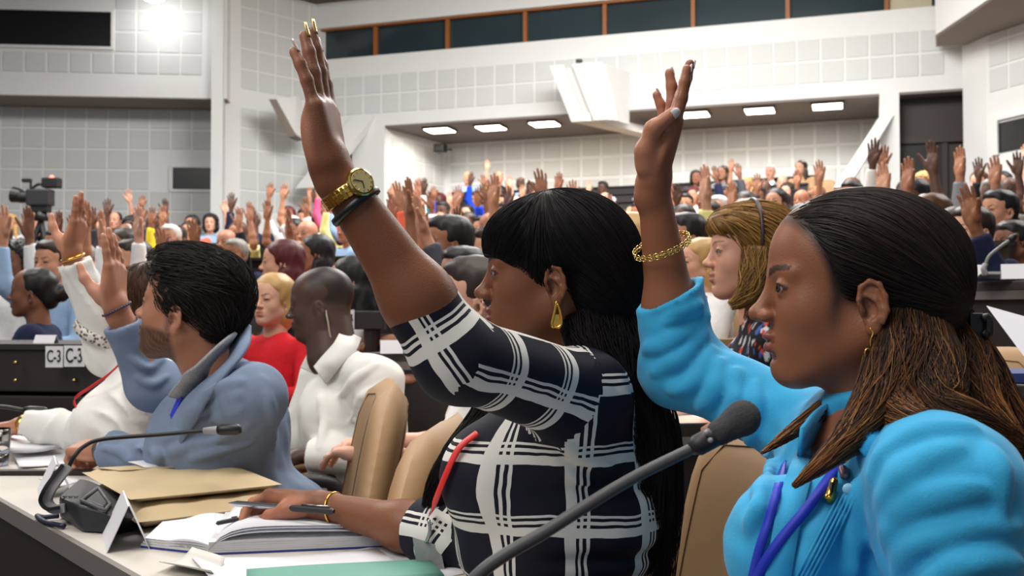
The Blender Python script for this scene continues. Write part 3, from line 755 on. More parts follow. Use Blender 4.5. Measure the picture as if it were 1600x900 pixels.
def hit(ps, px, py, t0=.8, t1=4.2, eps=.002):
    r = ray(px, py); t = t0
    for i in range(220):
        d = float(fev(ps, (CAM+r*t)[None])[0])
        if d < eps: return CAM+r*t
        t += max(d*.7, .001)
        if t > t1: return None
def grad(ps, p):
    e = 1e-3; d0 = fev(ps, p[None])[0]; return unit(np.array([fev(ps, (p+np.eye(3)[k]*e)[None])[0]-d0 for k in range(3)]))
def ribbon_on(ps, pxs, w, th=.0012, lift=.003, n=30):
    Q = [hit(ps, x, y) for x, y in pxs]; Q = [q for q in Q if q is not None]; G = [grad(ps, q) for q in Q]; Q = [q+g*lift for q, g in zip(Q, G)]
    C0 = bez(Q, n); N0 = bez(G, n); T, A, B = frames(C0); N0 /= np.linalg.norm(N0, axis=1, keepdims=True); S = np.cross(T, N0); S /= np.linalg.norm(S, axis=1, keepdims=True); m = len(C0)
    V = np.stack([C0-S*w/2+N0*th, C0+S*w/2+N0*th, C0+S*w/2-N0*th, C0-S*w/2-N0*th], 1).reshape(-1, 3)
    F = [(i*4+k, i*4+(k+1) % 4, (i+1)*4+(k+1) % 4, (i+1)*4+k) for i in range(m-1) for k in range(4)]+[(3, 2, 1, 0), (m*4-4, m*4-3, m*4-2, m*4-1)]
    return V, F
def seg_tp(P, a, b):
    """parameter along and radial vector for points against a segment"""
    a = np.asarray(a); b = np.asarray(b); ba = b-a; L = np.linalg.norm(ba); d = ba/L; q = P-a; t = q@d
    rad = q-t[:, None]*d; ref = unit(V3(.05, -1, .1)-d*np.dot(V3(.05, -1, .1), d)); u = np.cross(d, ref); ph = np.arctan2(rad@u, rad@ref)
    return t, np.linalg.norm(rad, axis=1), ph, L
def folds(P, a, b, n, slant, amp, seed=0, r=.12, t0=-.02, t1=None, w=.05):
    t, rd, ph, L = seg_tp(P, a, b); t1 = L+.02 if t1 is None else t1
    m = np.clip((t-t0)/w, 0, 1)*np.clip((t1-t)/w, 0, 1)*np.clip((r-rd)/.03, 0, 1)
    x = t/L*n+slant*np.sin(ph+.7)+.55*wob(P, 26, seed)
    rg = 1-np.abs(np.sin(x*PI)); return -amp*m*(rg**1.6-.25)
def ribbon(path, side, w, th=.0012, n=40):
    Q = bez(path, n); T, A, B = frames(Q); s = np.asarray(side, float); s = s-T*(T@s)[:, None]; s /= np.linalg.norm(s, axis=1, keepdims=True); nn = np.cross(T, s)
    V = np.stack([Q-s*w/2+nn*th, Q+s*w/2+nn*th, Q+s*w/2-nn*th, Q-s*w/2-nn*th], 1).reshape(-1, 3); m = len(Q)
    F = [(i*4+k, i*4+(k+1) % 4, (i+1)*4+(k+1) % 4, (i+1)*4+k) for i in range(m-1) for k in range(4)]+[(3, 2, 1, 0), (m*4-4, m*4-3, m*4-2, m*4-1)]
    return V, F
M_pants = mat('dark_trousers', C(30, 30, 36), .85, var=.1)
# ---------------------------------------------------------------- woman in the sky-blue shirt
M_blue = mat('sky_blue_cotton', C(52, 163, 214), .75, var=.05, vscale=14, bump=.25, bscale=420, spec=.25, sheen=.15)
B_RIDGES = [([(1372, 742), (1400, 700), (1450, 672), (1520, 668)], .014), ([(1382, 800), (1402, 752), (1440, 722), (1500, 700)], .013), ([(1388, 848), (1408, 806), (1450, 782), (1510, 766), (1572, 770)], .015),
  ([(1400, 898), (1424, 858), (1470, 838), (1540, 822), (1590, 826)], .014), ([(1440, 930), (1480, 890), (1540, 870), (1592, 880)], .013), ([(1548, 700), (1562, 740), (1566, 800)], .010),
  ([(1378, 770), (1380, 830), (1374, 900)], -.010), ([(1395, 775), (1430, 745), (1480, 728)], -.008), ([(1405, 830), (1450, 806), (1520, 795)], -.008),
  ([(992, 512), (1040, 500), (1094, 476)], .008), ([(1006, 548), (1050, 532), (1104, 494)], .010), ([(1020, 580), (1066, 560), (1100, 520), (1118, 505)], .011), ([(1050, 612), (1092, 590), (1112, 548), (1132, 520)], .012),
  ([(1092, 640), (1118, 610), (1126, 566), (1150, 532)], .012), ([(1130, 664), (1150, 630), (1150, 580), (1170, 548)], .013), ([(1170, 690), (1182, 650), (1180, 600), (1190, 560)], .012), ([(1078, 606), (1102, 566), (1120, 530)], -.006), ([(1112, 640), (1134, 600), (1138, 560)], -.006),
  ([(1205, 720), (1190, 770), (1172, 830)], .010), ([(1300, 800), (1270, 850), (1262, 900)], .009), ([(1345, 760), (1330, 830), (1330, 900)], .010)]
def crease(m, scale, strength, dist, seed=0.0):
    nt = m.node_tree; N, L = nt.nodes, nt.links; b = N['Principled BSDF']; old = b.inputs['Normal'].links[0].from_socket if b.inputs['Normal'].links else None
    tc = N.new('ShaderNodeTexCoord'); mp = N.new('ShaderNodeMapping'); mp.inputs['Location'].default_value = (seed, seed*.7, 0); mp.inputs['Rotation'].default_value = (.5, .6, .3); mp.inputs['Scale'].default_value = (1.0, 1.0, 2.2)
    nz = N.new('ShaderNodeTexNoise'); nz.noise_type = 'RIDGED_MULTIFRACTAL'; nz.inputs['Scale'].default_value = scale; nz.inputs['Detail'].default_value = 1.0; nz.inputs['Distortion'].default_value = .6
    bp = N.new('ShaderNodeBump'); bp.inputs['Strength'].default_value = strength; bp.inputs['Distance'].default_value = dist
    L.new(tc.outputs['Object'], mp.inputs[0]); L.new(mp.outputs[0], nz.inputs['Vector']); L.new(nz.outputs[0], bp.inputs['Height'])
    if old: L.new(old, bp.inputs['Normal'])
    L.new(bp.outputs[0], b.inputs['Normal'])
crease(M_blue, 5.5, .55, .018, 1.3)
def blue_woman():
    M = M4(Rz(PI-.10)@Ry(.02), W(1322, 455, 1.24), 1.0)
    nb = W(1378, 668, 1.235)
    shL, elL, wrL = W(1490, 772, 1.02), W(1510, 1050, .99), V3(.16, 1.02, .79)
    shR, elR, wrR = W(1272, 668, 1.38), W(1062, 578, 1.50), W(1020, 288, 1.45)
    hip = V3(.50, 1.26, .50)
    fr, lf, up = V3(-1, -.12, 0), V3(.12, -1, 0), V3(0, 0, 1); R = np.stack([unit(fr), unit(lf), up], 1)
    torso = [ell(W(1362, 838, 1.22), (.118, .165, .185), R, k=.05), cone(shL+V3(.0, .03, .0), shR+V3(.03, 0, -.01), .054, .050, k=.05),
             cone(W(1392, 690, 1.23), shL+V3(0, .03, .01), .040, .054, k=.05), cone(W(1372, 664, 1.27), shR, .045, .05, k=.05),
             ell(W(1232, 858, 1.13), (.070, .078, .080), R, k=.05), ell(W(1236, 848, 1.29), (.070, .078, .080), R, k=.05),
             ell(V3(.46, 1.24, .66), (.135, .175, .20), R, k=.06)]
    def disp(P):
        d = .0025*wob(P, 50, 4)+.0012*wob(P, 130, 6)
        q = P-W(1370, 760, 1.05); d += -.006*np.exp(-(q@q.T.diagonal() if False else (q**2).sum(1))/.004)
        return d
    fd = unit(W(1074, 100, 1.46)-wrR)
    arms = [dict(sh=shL, el=elL, wr=wrL, f=V3(-.95, .1, -.05), p=V3(0, 0, -1), s=-1, curl=((.3, .4, .2),)*4, sleeve=1.92, sr=(.070, .063, .040), r=(.045, .038, .035, .022), hollow=False),
            dict(sh=shR, el=elR, wr=wrR, f=fd, p=V3(-.93, -.10, .15), s=1, sc=.99, fl=1.1, pl=.95, curl=((.02, .06, .05), (-.05, .05, .03), (.10, .22, .15), (.22, .30, .2)), spread=(.02, .02, .03, .02),
                 thumb=((.012, .013, .018), (.031, .033, .036), (.030, .044, .066), (.009, .047, .095)), cuff=.07, sleeve=1.42, sr=(.056, .053, .047), r=(.042, .039, .0365, .0215), hollow=True, cut=unit(unit(wrR-elR)+V3(-.33, 0, .02)))]
    cap = [ell((-.022, 0, .040), (.114, .086, .083), k=.03), ell((-.085, 0, .0), (.055, .07, .075), k=.04), ell((.122, 0, -.020), (.098, .4, .122), k=.012, op=1),
           ell((-.010, .098, -.022), (.026, .034, .040), k=.010, op=1), ell((-.010, -.098, -.022), (.026, .034, .040), k=.010, op=1)]
    P, org, tips, cps = build('person in sky blue shirt raising one hand, gold bracelet below the wrist, blue lanyard', M, dict(nose=1.05, lip=1.1, cheek=1.06, eo=.0046), (140, 88, 62), nb, torso, arms, M_blue, M_pants, hip, fr,
        hs=.0024, ha=.0028, hc=.0040, ridges=B_RIDGES, paint=dict(lipc=(128, 66, 58), browc=(24, 15, 12), browthick=1.25, capps=cap, side=.8), disp=disp, palm=(188, 128, 100), gaze=(.15, 0), neckcut=[ell(W(1292, 668, 1.16), (.045, .055, .05), k=.012, op=1)])
    nails(P, tips[1], org, mat('pale_nail_polish', C(206, 200, 206), .25, var=0), length=.012, wid=.95)
    # collar, placket, pin-tucks, buttons
    for side, cols_ in (((.35, -.45, -.8), [W(1400, 664, 1.150), W(1384, 672, 1.105), W(1362, 682, 1.082), W(1338, 698, 1.078)]), ((-.5, -.4, -.75), [W(1318, 640, 1.27), W(1290, 655, 1.225), W(1268, 672, 1.19), W(1250, 694, 1.165)])):
        V, F = ribbon(cols_, side, .044, .0022, 20); cb = obj('collar', V, F, M_blue, P, org)
    def onsurf(px, py, lift=.002):
        r = ray(px, py); t = np.linspace(.9, 1.5, 700); D = fev(cps, CAM+r*t[:, None]); i = np.argmax(D < .004); return CAM+r*t[i]-r*lift
    for k in range(5):
        pth = [onsurf(1312+k*7-q*14, 772+q*27, -.001) for q in range(6)]
        V, F = tube(bez(pth, 20), .0013, 6); obj('pin_tuck', V, F, M_blue, P, org)
    V, F = ribbon_on(cps, [(1260, 712), (1244, 760), (1228, 830), (1216, 905), (1212, 950)], .026, .0012, .0012); obj('placket', V, F, M_blue, P, org)
    for px, py in ((1325, 764), (1196, 708)):
        V, F = sdfmesh([ell(onsurf(px, py, .002), (.006, .003, .006), k=.001)], .0012); obj('button', V, F, mat('pearl_button', C(150, 205, 235), .3, var=.1), P, org)
    V, F = sdfmesh([cone(onsurf(1303, 752, .004), onsurf(1296, 778, .004), .0045, .0055)], .0014); pn = obj('brooch', V, F, M_gold, P, org); pn['label'] = 'gold and black brooch'
    V, F = sdfmesh([cone(onsurf(1300, 757, .0085), onsurf(1298, 772, .0085), .003, .003)], .0014); obj('stone', V, F, M_black, pn, org)
    V, F = sdfmesh([cone(onsurf(1317, 733, .002), onsurf(1320, 743, .002), .005, .005)], .0014); obj('lapel_pin', V, F, mat('flag_pin', C(150, 120, 130), .3, .5, var=.4, vscale=300), P, org)
    # lanyard
    M_lan = mat('blue_lanyard', C(24, 48, 186), .6, var=.1, vscale=50)
    V, F = ribbon_on(cps, [(1330, 702), (1300, 744), (1262, 794), (1222, 842), (1190, 890), (1172, 940)], .0105); obj('lanyard', V, F, M_lan, P, org)
    V, F = ribbon_on(cps, [(1228, 726), (1214, 770), (1202, 815), (1188, 860), (1176, 910), (1168, 950)], .0095); obj('lanyard', V, F, M_lan, P, org)
    # earring: hook and heart
    ec = M[:3, :3]@V3(-.006, .0835, -.053)+M[:3, 3]
    ht = [V3(ec[0]+.0105*.62*(math.sin(t)**3), ec[1]-.003, ec[2]-.021+.00062*(13*math.cos(t)-5*math.cos(2*t)-2*math.cos(3*t)-math.cos(4*t))) for t in np.arange(28)*2*PI/28]
    e = obj('earring', *tube(ht, .0012, 6, closed=True), M_gold, P, org); e['label'] = 'gold heart-shaped earring'
    obj('hook', *tube(bez([ec+V3(0, 0, .010), ec+V3(.003, -.003, .004), ec+V3(0, -.003, -.004), ec+V3(0, -.003, -.012)], 12), .0009, 6), M_gold, e, org)
    # leaf-chain bracelet
    bc = elR+(wrR-elR)*.675; ax = unit(unit(wrR-elR)+V3(-.22, -.12, .0)); rg = ring(bc, ax, .0420, n=26); mb = MB()
    for i in range(26):
        a, b = rg[i], rg[(i+1) % 26]; c = (a+b)/2; d = unit(b-a); o_ = unit(c-bc); u2 = np.cross(d, o_)
        for sg in (1, -1):
            pts = [c+d*.0042*math.cos(t)+u2*sg*(.0026+.0020*math.sin(t))+o_*.0005 for t in np.arange(8)*2*PI/8]; mb.tube(pts, .0008, 5, closed=True)
        mb.tube([a, c, b], .0008, 5)
    br = mb.build('bracelet', M_goldb, P, org, smooth=True); br['label'] = 'gold leaf-chain bracelet'
    # ---- hair: dark cap drawn back to a clip, loose lengths with golden brown ends
    cw = tf(cap, M); V, F = sdfmesh(cw, .0035); dark = (26, 20, 19)
    obj('hair', V, F, M_hair, P, org, cols=np.tile(lin(dark), (len(V), 1)))
    L = inv(M, V); clip = V3(-.132, .02, -.042)
    def flow(Pw):
        Q = inv(M, Pw); f = clip-Q; f[:, 2] += .02; f[:, 1] *= .5; return f@M[:3, :3].T
    g = groom(cw, V, 5200, flow, 11, .011, .0016, seed=2, jit=.07)
    VV, FF, CC = strands(g, .0006, .0003, stcol(len(g), 11, (30, 23, 22), (60, 40, 28), .22, 3, 1.2, [(32, 25, 24), (36, 27, 24), (34, 26, 24), (74, 46, 28)])); obj('hair_strands', VV, FF, M_hair, P, org, cols=CC)
    pc = lambda x, y, d: W(x, y, d)
    locks = [([pc(1415, 430, 1.22), pc(1412, 555, 1.17), pc(1400, 640, 1.13), pc(1440, 668, 1.08), pc(1530, 672, 1.09)], (.014, .045, .036, .022, .010), 900, 1),
             ([pc(1405, 450, 1.20), pc(1388, 575, 1.15), pc(1352, 655, 1.11), pc(1300, 710, 1.075), pc(1240, 760, 1.06)], (.012, .030, .024, .014, .003), 620, 2),
             ([pc(1450, 420, 1.25), pc(1486, 555, 1.22), pc(1510, 630, 1.18), pc(1560, 680, 1.15), pc(1600, 705, 1.14)], (.014, .046, .040, .028, .014), 900, 3),
             ([pc(1430, 430, 1.22), pc(1448, 570, 1.17), pc(1462, 640, 1.12), pc(1520, 660, 1.10), pc(1590, 690, 1.12)], (.014, .045, .036, .024, .010), 800, 4),
             ([pc(1385, 560, 1.30), pc(1340, 600, 1.30), pc(1280, 645, 1.22), pc(1230, 680, 1.17), pc(1190, 708, 1.14)], (.018, .016, .012, .008, .002), 220, 5),
             ([pc(1470, 430, 1.28), pc(1522, 585, 1.27), pc(1570, 680, 1.24), pc(1640, 800, 1.22), pc(1660, 900, 1.2)], (.012, .04, .038, .03, .02), 420, 6)]
    for pth, rs, n, sd in locks:
        core = bez(pth, 24); core = core[:int(len(core)*.86)]; rr = np.interp(np.linspace(0, 1, len(core)), np.linspace(0, 1, len(rs)), rs)*.78*(1-np.linspace(0, 1, len(core))**3*.97)
        Vc, Fc = tube(core, rr, 12); Vc = np.array(Vc); tt = np.repeat(np.linspace(0, .85, len(core)), 12)[:, None]
        obj('hair_lock', Vc, Fc, M_hair, P, org, cols=lin((28, 20, 18))*(1-tt)+lin((74, 46, 28))*tt)
        n = int(n*2.0); S = lock(pth, rs, n, 22, sd, wave=.22, tip=.42, fr=.0015)
        VV, FF, CC = strands(S, .0007, .0003, stcol(n, 22, (32, 23, 20), (120, 74, 36), .2, sd, .7, [(96, 60, 36), (140, 88, 46), (186, 132, 72), (50, 34, 28), (150, 88, 44), (74, 48, 34)])); obj('hair_strands', VV, FF, M_hair, P, org, cols=CC)
    cp = M[:3, :3]@V3(-.140, .01, -.045)+M[:3, 3]
    MB().box(cp-V3(.010, .022, .016), cp+V3(.008, .022, .016)).build('hair_clip', M_black, P, org, bevel=.004)
    MB().tube(bez([cp+V3(.004, -.022, -.006), cp+V3(.011, -.022, -.010), cp+V3(.011, -.022, .010), cp+V3(.004, -.022, .008)], 12), .005, 8).build('hair_clip', M_black, P, org, smooth=True)
    return P
blue_woman()
# ---------------------------------------------------------------- woman in the black and white check dress
def plaid_mat():
    m, nt, N, L, b = newmat('check_fabric'); b.inputs['Roughness'].default_value = .7; b.inputs['Specular IOR Level'].default_value = .25
    at = N.new('ShaderNodeAttribute'); at.attribute_name = 'cuv'; sp = N.new('ShaderNodeSeparateXYZ')
    nz = N.new('ShaderNodeTexNoise'); nz.inputs['Scale'].default_value = 16; nz.inputs['Detail'].default_value = 2
    tc = N.new('ShaderNodeTexCoord'); L.new(tc.outputs['Object'], nz.inputs['Vector'])
    wv = N.new('ShaderNodeVectorMath'); wv.operation = 'MULTIPLY_ADD'; wv.inputs[1].default_value = (.012, .012, 0); L.new(nz.outputs['Color'], wv.inputs[0]); L.new(at.outputs['Vector'], wv.inputs[2])
    L.new(wv.outputs[0], sp.inputs[0]); outs = []
    for ch, per, stops in ((0, .112, (0, .145, .185, .225, .27, .315)), (1, .104, (0, .13, .175, .22, .265, .30))):
        dv = N.new('ShaderNodeMath'); dv.operation = 'DIVIDE'; dv.inputs[1].default_value = per; L.new(sp.outputs[ch], dv.inputs[0])
        fr = N.new('ShaderNodeMath'); fr.operation = 'FRACT'; L.new(dv.outputs[0], fr.inputs[0])
        rp = N.new('ShaderNodeValToRGB'); rp.color_ramp.interpolation = 'CONSTANT'; el = rp.color_ramp.elements
        el[0].position = 0; el[0].color = (1, 1, 1, 1); el[1].position = stops[1]; el[1].color = (0, 0, 0, 1)
        for i, s in enumerate(stops[2:]): e = el.new(s); v = 1 if i % 2 == 0 else 0; e.color = (v, v, v, 1)
        L.new(fr.outputs[0], rp.inputs[0]); outs.append(rp.outputs[0])
    mx = N.new('ShaderNodeMix'); mx.data_type = 'RGBA'; mx.blend_type = 'LIGHTEN'; mx.inputs[0].default_value = 1; L.new(outs[0], mx.inputs[6]); L.new(outs[1], mx.inputs[7])
    f = N.new('ShaderNodeMix'); f.data_type = 'RGBA'; f.inputs[6].default_value = C(15, 16, 32); f.inputs[7].default_value = C(214, 212, 208); L.new(mx.outputs[2], f.inputs[0]); L.new(f.outputs[2], b.inputs['Base Color'])
    return m
M_plaid = plaid_mat()
M_hairB = attrmat('black_hair', .62, .16)
def check_woman():
    M = M4(Rz(PI-.04)@Ry(.03), W(856, 430, 1.61), 1.0)
    nb = W(905, 566, 1.62)
    shL, elL, wrL = W(908, 620, 1.50), W(716, 562, 1.31), W(516, 262, 1.27)
    shR, elR, wrR = W(872, 606, 1.82), W(700, 838, 1.70), W(500, 790, 1.83)
    hip = V3(.18, 1.72, .50); fr = V3(-1, .08, 0); R = np.stack([unit(fr), unit(np.cross(V3(0, 0, 1), fr)), V3(0, 0, 1)], 1)
    torso = [ell(W(895, 700, 1.645), (.130, .165, .17), R, k=.06), cone(shL+V3(.01, .05, -.02), shR, .062, .058, k=.05), cone(nb+V3(.01, 0, -.02), shL, .046, .056, k=.05),
             ell(W(768, 745, 1.57), (.082, .082, .085), R, k=.05), ell(W(765, 745, 1.74), (.080, .080, .085), R, k=.05),
             ell(W(868, 830, 1.655), (.165, .175, .14), R, k=.06), ell(V3(.09, 1.66, .58), (.17, .19, .15), R, k=.06), ell(W(962, 800, 1.62), (.07, .14, .10), R, k=.05)]
    def uvf(V):
        t, rd, ph, Ls = seg_tp(V, shL, elL); c = W(880, 740, 1.65); an = np.arctan2(V[:, 0]-c[0], -(V[:, 1]-c[1]))
        bis = unit(unit(elL-shL)+unit(wrL-elL)); fore = ((V-elL)@bis > 0) & (V[:, 0] < .02)
        t2, rd2, ph2, _ = seg_tp(V, shR, elR); t3, rd3, ph3, _ = seg_tp(V, elR, wrR); t4, rd4, ph4, L4 = seg_tp(V, elL, wrL); z0 = 0*t
        cand = [np.stack([an*.17, V[:, 2], z0], 1), np.stack([ph*.062+.03, t+.012, z0], 1), np.stack([ph2*.05, t2, z0], 1), np.stack([ph3*.05, t3, z0], 1), np.stack([ph4*.062+.03, t4+Ls+.012, z0], 1)]
        cls = np.zeros(len(V), int); cls[(rd2 < .075) & (t2 > .10)] = 2; cls[(rd3 < .065) & (t3 > 0)] = 3; cls[(t > .035+.25*np.clip(rd-.06, 0, 1)) & (rd < .09) & ~fore] = 1; cls[fore & (rd4 < .085)] = 4
        return cand, cls
    def disp(P):
        d = .0035*wob(P, 34, 9)
        c1 = W(990, 800, 1.62); z = P[:, 2]; fx = np.clip((P[:, 0]-.02)/.08, 0, 1)
        d += .010*fx*np.exp(-((z-(c1[2]+.055))/.012)**2)+.010*fx*np.exp(-((z-(c1[2]-.045))/.012)**2)
        return d
    dU = unit(elL-shL)
    arms = [dict(sh=shL, el=elL, wr=wrL, f=unit(W(489, 60, 1.30)-wrL), p=V3(-.985, .16, -.10), s=-1, sc=1.03, curl=((.02, .05, .04), (.0, .05, .04), (.03, .06, .05), (.10, .12, .08)),
                 spread=(-.02, .0, .005, -.13), thumb=(.22, .15, .1, .1), fl=1.27, pl=.82, sleeve=1.32, sr=(.063, .051, .0455), r=(.046, .043, .0425, .0245), hollow=False, cut=unit(wrL-elL), width=.95, fat=1.02),
            dict(sh=shR, el=elR, wr=wrR, f=unit(V3(-.9, .42, -.06)), p=unit(V3(.0, -.72, -.66)), s=1, sc=1.02, curl=((.55, .75, .35), (.75, .9, .5), (.85, 1.0, .6), (.9, 1.0, .7)), spread=(.04, 0, -.02, -.05),
                 thumb=((.012, .016, .018), (.030, .030, .042), (.040, .026, .072), (.040, .014, .096)), sleeve=1.22, sr=(.062, .056, .052), r=(.045, .042, .038, .024), blend=.03)]
    P, org, tips, cps = build('person in black and white check dress raising a hand with gold watch', M, dict(nose=1.0, lip=1.05, cheek=1.0, eo=.0040), (122, 75, 51), nb, torso, arms, M_plaid, M_pants, hip, fr,
        hs=.0027, ha=.003, hc=.0048, ridges=[([(835, 660), (790, 640), (750, 610)], -.010), ([(862, 668), (900, 690), (940, 720), (990, 738)], -.010), ([(880, 690), (920, 720), (960, 742)], .010), ([(870, 720), (905, 752), (950, 775)], .009), ([(690, 700), (668, 740), (664, 790)], .010), ([(940, 560), (965, 590), (985, 640)], .010)], paint=dict(lipc=(112, 40, 52), browc=(20, 14, 12), browthick=1.1), disp=disp, uvfun=uvf, palm=(176, 116, 90), gaze=(0, .05), cloth='dress')
    M_gl = mat('glitter_nail', C(214, 186, 120), .3, .7, var=.5, vscale=600); M_clr = mat('clear_nail', C(190, 160, 150), .2, var=.1)
    nails(P, tips[0], org, M_gl, .021, wid=.92, which=(1, 2)); nails(P, tips[0], org, M_clr, .019, wid=.85, which=(0, 3, 4)); nails(P, tips[1], org, M_clr, .013, wid=.9)
    # gold watch and black band on the raised wrist
    ax = unit(elL-wrL); wc = wrL+ax*.036; dface = unit(V3(.62, -.75, .22)); dface = unit(dface-ax*np.dot(dface, ax))
    wt = empty('wrist_watch', (0, 0, 0)); wt.parent = P; wt['label'] = 'gold wrist watch with pale dial'
    V, F = band(wc, ax, .0275, .0315, .017, 64, .0006); obj('watch_strap', V, F, M_goldb, wt, org)
    mb = MB()
    for t in np.arange(34)*2*PI/34:
        u = dface; v = np.cross(ax, u); o_ = u*math.cos(t)+v*math.sin(t); tg = -u*math.sin(t)+v*math.cos(t)
        for q in (-.0055, 0, .0055):
            c = wc+o_*.0318+ax*q; mb.extrude([c-tg*.0023-ax*.0022, c+tg*.0023-ax*.0022, c+tg*.0023+ax*.0022, c-tg*.0023+ax*.0022], o_*.0014)
    mb.build('strap_links', M_gold, wt, org)
    cc = wc+dface*.0325
    obj('watch_case', *tube([cc-dface*.003, cc+dface*.001, cc+dface*.005, cc+dface*.0065], [.0155, .0185, .0180, .0160], 40), M_goldb, wt, org, smooth=False)
    obj('watch_dial', *tube([cc+dface*.006, cc+dface*.0072], [.0145, .0145], 40), mat('watch_dial', C(232, 214, 158), .3, .3, var=.05), wt, org, smooth=False)
    v = np.cross(ax, dface)
    for a1, ln in ((.4, .009), (2.2, .012)): d_ = ax*math.cos(a1)+v*math.sin(a1); MB().tube([cc+dface*.0076, cc+dface*.0076+d_*ln], .0006, 5).build('watch_hand', M_black, wt, org)
    mb = MB()
    for t in np.arange(12)*PI/6: d_ = ax*math.cos(t)+v*math.sin(t); mb.tube([cc+dface*.0074+d_*.0115, cc+dface*.0074+d_*.0138], .0006, 5)
    mb.build('hour_marks', M_gold, wt, org)
    V, F = band(wrL+ax*.057, unit(ax+V3(.12, -.08, .02)), .0315, .0355, .009, 64, .0012); b2 = obj('wrist_band', V, F, M_black, P, org); b2['label'] = 'black rubber wrist band'
    V, F = band(wrR+unit(elR-wrR)*.035, unit(unit(elR-wrR)+V3(0, 0, .25)), .0285, .0305, .004, 48, .0008); b3 = obj('bracelet', V, F, M_gold, P, org); b3['label'] = 'thin gold bangle'
    V, F = tube(ring(tips[1][2][0]*.35+(wrR+unit(V3(-.9, .42, -.1))*.10)*.65, V3(-.8, .4, -.5), .0105, n=20), .0016, 6, closed=True); rg = obj('finger_ring', V, F, M_gold, P, org)
    # earring
    ec = M[:3, :3]@V3(-.012, .083, -.050)+M[:3, 3]
    e = obj('earring', *tube(bez([ec+V3(0, 0, .008), ec+V3(-.004, -.002, -.012), ec+V3(-.007, -.002, -.028), ec+V3(0, -.002, -.032), ec+V3(.007, -.002, -.026), ec+V3(.005, 0, -.008), ec+V3(.001, 0, .004)], 40), [.0016]*12+[.0032]*18+[.0018]*(len(bez([ec]*2+[ec+1]*5, 40))-30) if False else .0024, 8), M_gold, P, org, smooth=True); e['label'] = 'gold hoop earring'
    MB().extrude([ec+V3(-.0075, -.003, -.030), ec+V3(.0065, -.003, -.030), ec+V3(.004, -.003, -.012), ec+V3(-.004, -.003, -.012)], (0, .0025, 0)).build('pendant', M_gold, e, org, bevel=.0008)
    # red lanyard with a clear badge
    def onsurf(px, py, lift=.003):
        r = ray(px, py); t = np.linspace(1.2, 2.1, 700); D = fev(cps, CAM+r*t[:, None]); i = np.argmax(D < .004); return CAM+r*(t[i] if D.min() < .004 else 1.6)-r*lift
    V, F = ribbon_on(cps, [(748, 682), (722, 704), (704, 740), (690, 775), (676, 806)], .011, lift=.008); obj('lanyard', V, F, mat('red_lanyard', C(206, 30, 26), .5, var=.15, vscale=90), P, org)
    q = onsurf(670, 812, .014); bd = MB().extrude([q+V3(-.026, 0, -.028), q+V3(.018, .0, -.042), q+V3(.028, 0, -.092), q+V3(-.018, 0, -.082)], (0, .002, 0)).build('badge', mat('clear_badge', C(150, 150, 152), .15, var=.3, vscale=60, alpha=1), P, org); bd['label'] = 'clear plastic name badge'
    MB().tube(bez([q+V3(0, 0, 0), q+V3(.002, -.003, -.018), q+V3(-.004, -.003, -.036)], 10), .003, 8).build('badge_clip', mat('chrome', C(180, 180, 184), .25, 1, var=0), bd, org, smooth=True)
    # ---- hair: black, fringe, tucked behind the ear, very long down the back
    cap = [ell((-.026, 0, .042), (.116, .090, .092), k=.03), ell((.036, 0, .058), (.060, .070, .048), k=.03), ell((-.085, 0, -.02), (.062, .075, .085), k=.04),
           ell((.110, 0, -.040), (.100, .4, .074), Ry(-.25), k=.010, op=1), ell((-.026, .098, -.024), (.030, .036, .038), k=.012, op=1), ell((.03, 0, -.10), (.09, .3, .062), k=.01, op=1)]
    cw = tf(cap, M); V, F = sdfmesh(cw, .0036); blk = (20, 18, 22)
    obj('hair', V, F, M_hairB, P, org, cols=np.tile(lin(blk), (len(V), 1)))
    crown = V3(-.02, 0, .13)
    def flow(Pw):
        Q = inv(M, Pw); f = Q-crown; h = np.hypot(f[:, 0], f[:, 1]); f[:, 2] = -.06-h*.9; fw = Q[:, 0] > .03; f[fw, 0] += .08; f[~fw, 0] -= .10*np.clip((.02-Q[~fw, 0])/.06, 0, 1); return f@M[:3, :3].T
    g = groom(cw, V, 4600, flow, 10, .010, .0016, seed=4, jit=.08)
    VV, FF, CC = strands(g, .0006, .0003, stcol(len(g), 10, (19, 17, 20), (30, 27, 31), .2, 3)); obj('hair_strands', VV, FF, M_hairB, P, org, cols=CC)
    pc = W
    locks = [([pc(930, 480, 1.60), pc(958, 560, 1.58), pc(985, 640, 1.57), pc(1008, 740, 1.56), pc(1012, 900, 1.58)], (.055, .060, .052, .045, .03), 900, 1),
             ([pc(920, 490, 1.66), pc(975, 590, 1.68), pc(1012, 680, 1.68), pc(1022, 790, 1.68), pc(1024, 920, 1.68)], (.06, .06, .055, .05, .03), 500, 2),
             ([pc(905, 500, 1.57), pc(925, 545, 1.545), pc(952, 580, 1.535), pc(985, 622, 1.54), pc(1006, 690, 1.55)], (.035, .036, .030, .024, .014), 420, 3),
             ([pc(800, 560, 1.75), pc(765, 650, 1.74), pc(722, 712, 1.70), pc(690, 760, 1.68), pc(668, 800, 1.70)], (.03, .035, .034, .028, .012), 520, 4)]
    for pth, rs, n, sd in locks:
        core = bez(pth, 24); core = core[:int(len(core)*.86)]; rr = np.interp(np.linspace(0, 1, len(core)), np.linspace(0, 1, len(rs)), rs)*.8*(1-np.linspace(0, 1, len(core))**3*.97)
        Vc, Fc = tube(core, rr, 12); obj('hair_lock', Vc, Fc, M_hairB, P, org, cols=np.tile(lin(blk), (len(Vc), 1)))
        n = int(n*1.6); S = lock(pth, rs, n, 22, sd, wave=.2, tip=.25, fr=.002)
        VV, FF, CC = strands(S, .0007, .0003, stcol(n, 22, (20, 17, 19), (36, 29, 30), .22, sd)); obj('hair_strands', VV, FF, M_hairB, P, org, cols=CC)
    return P
check_woman()
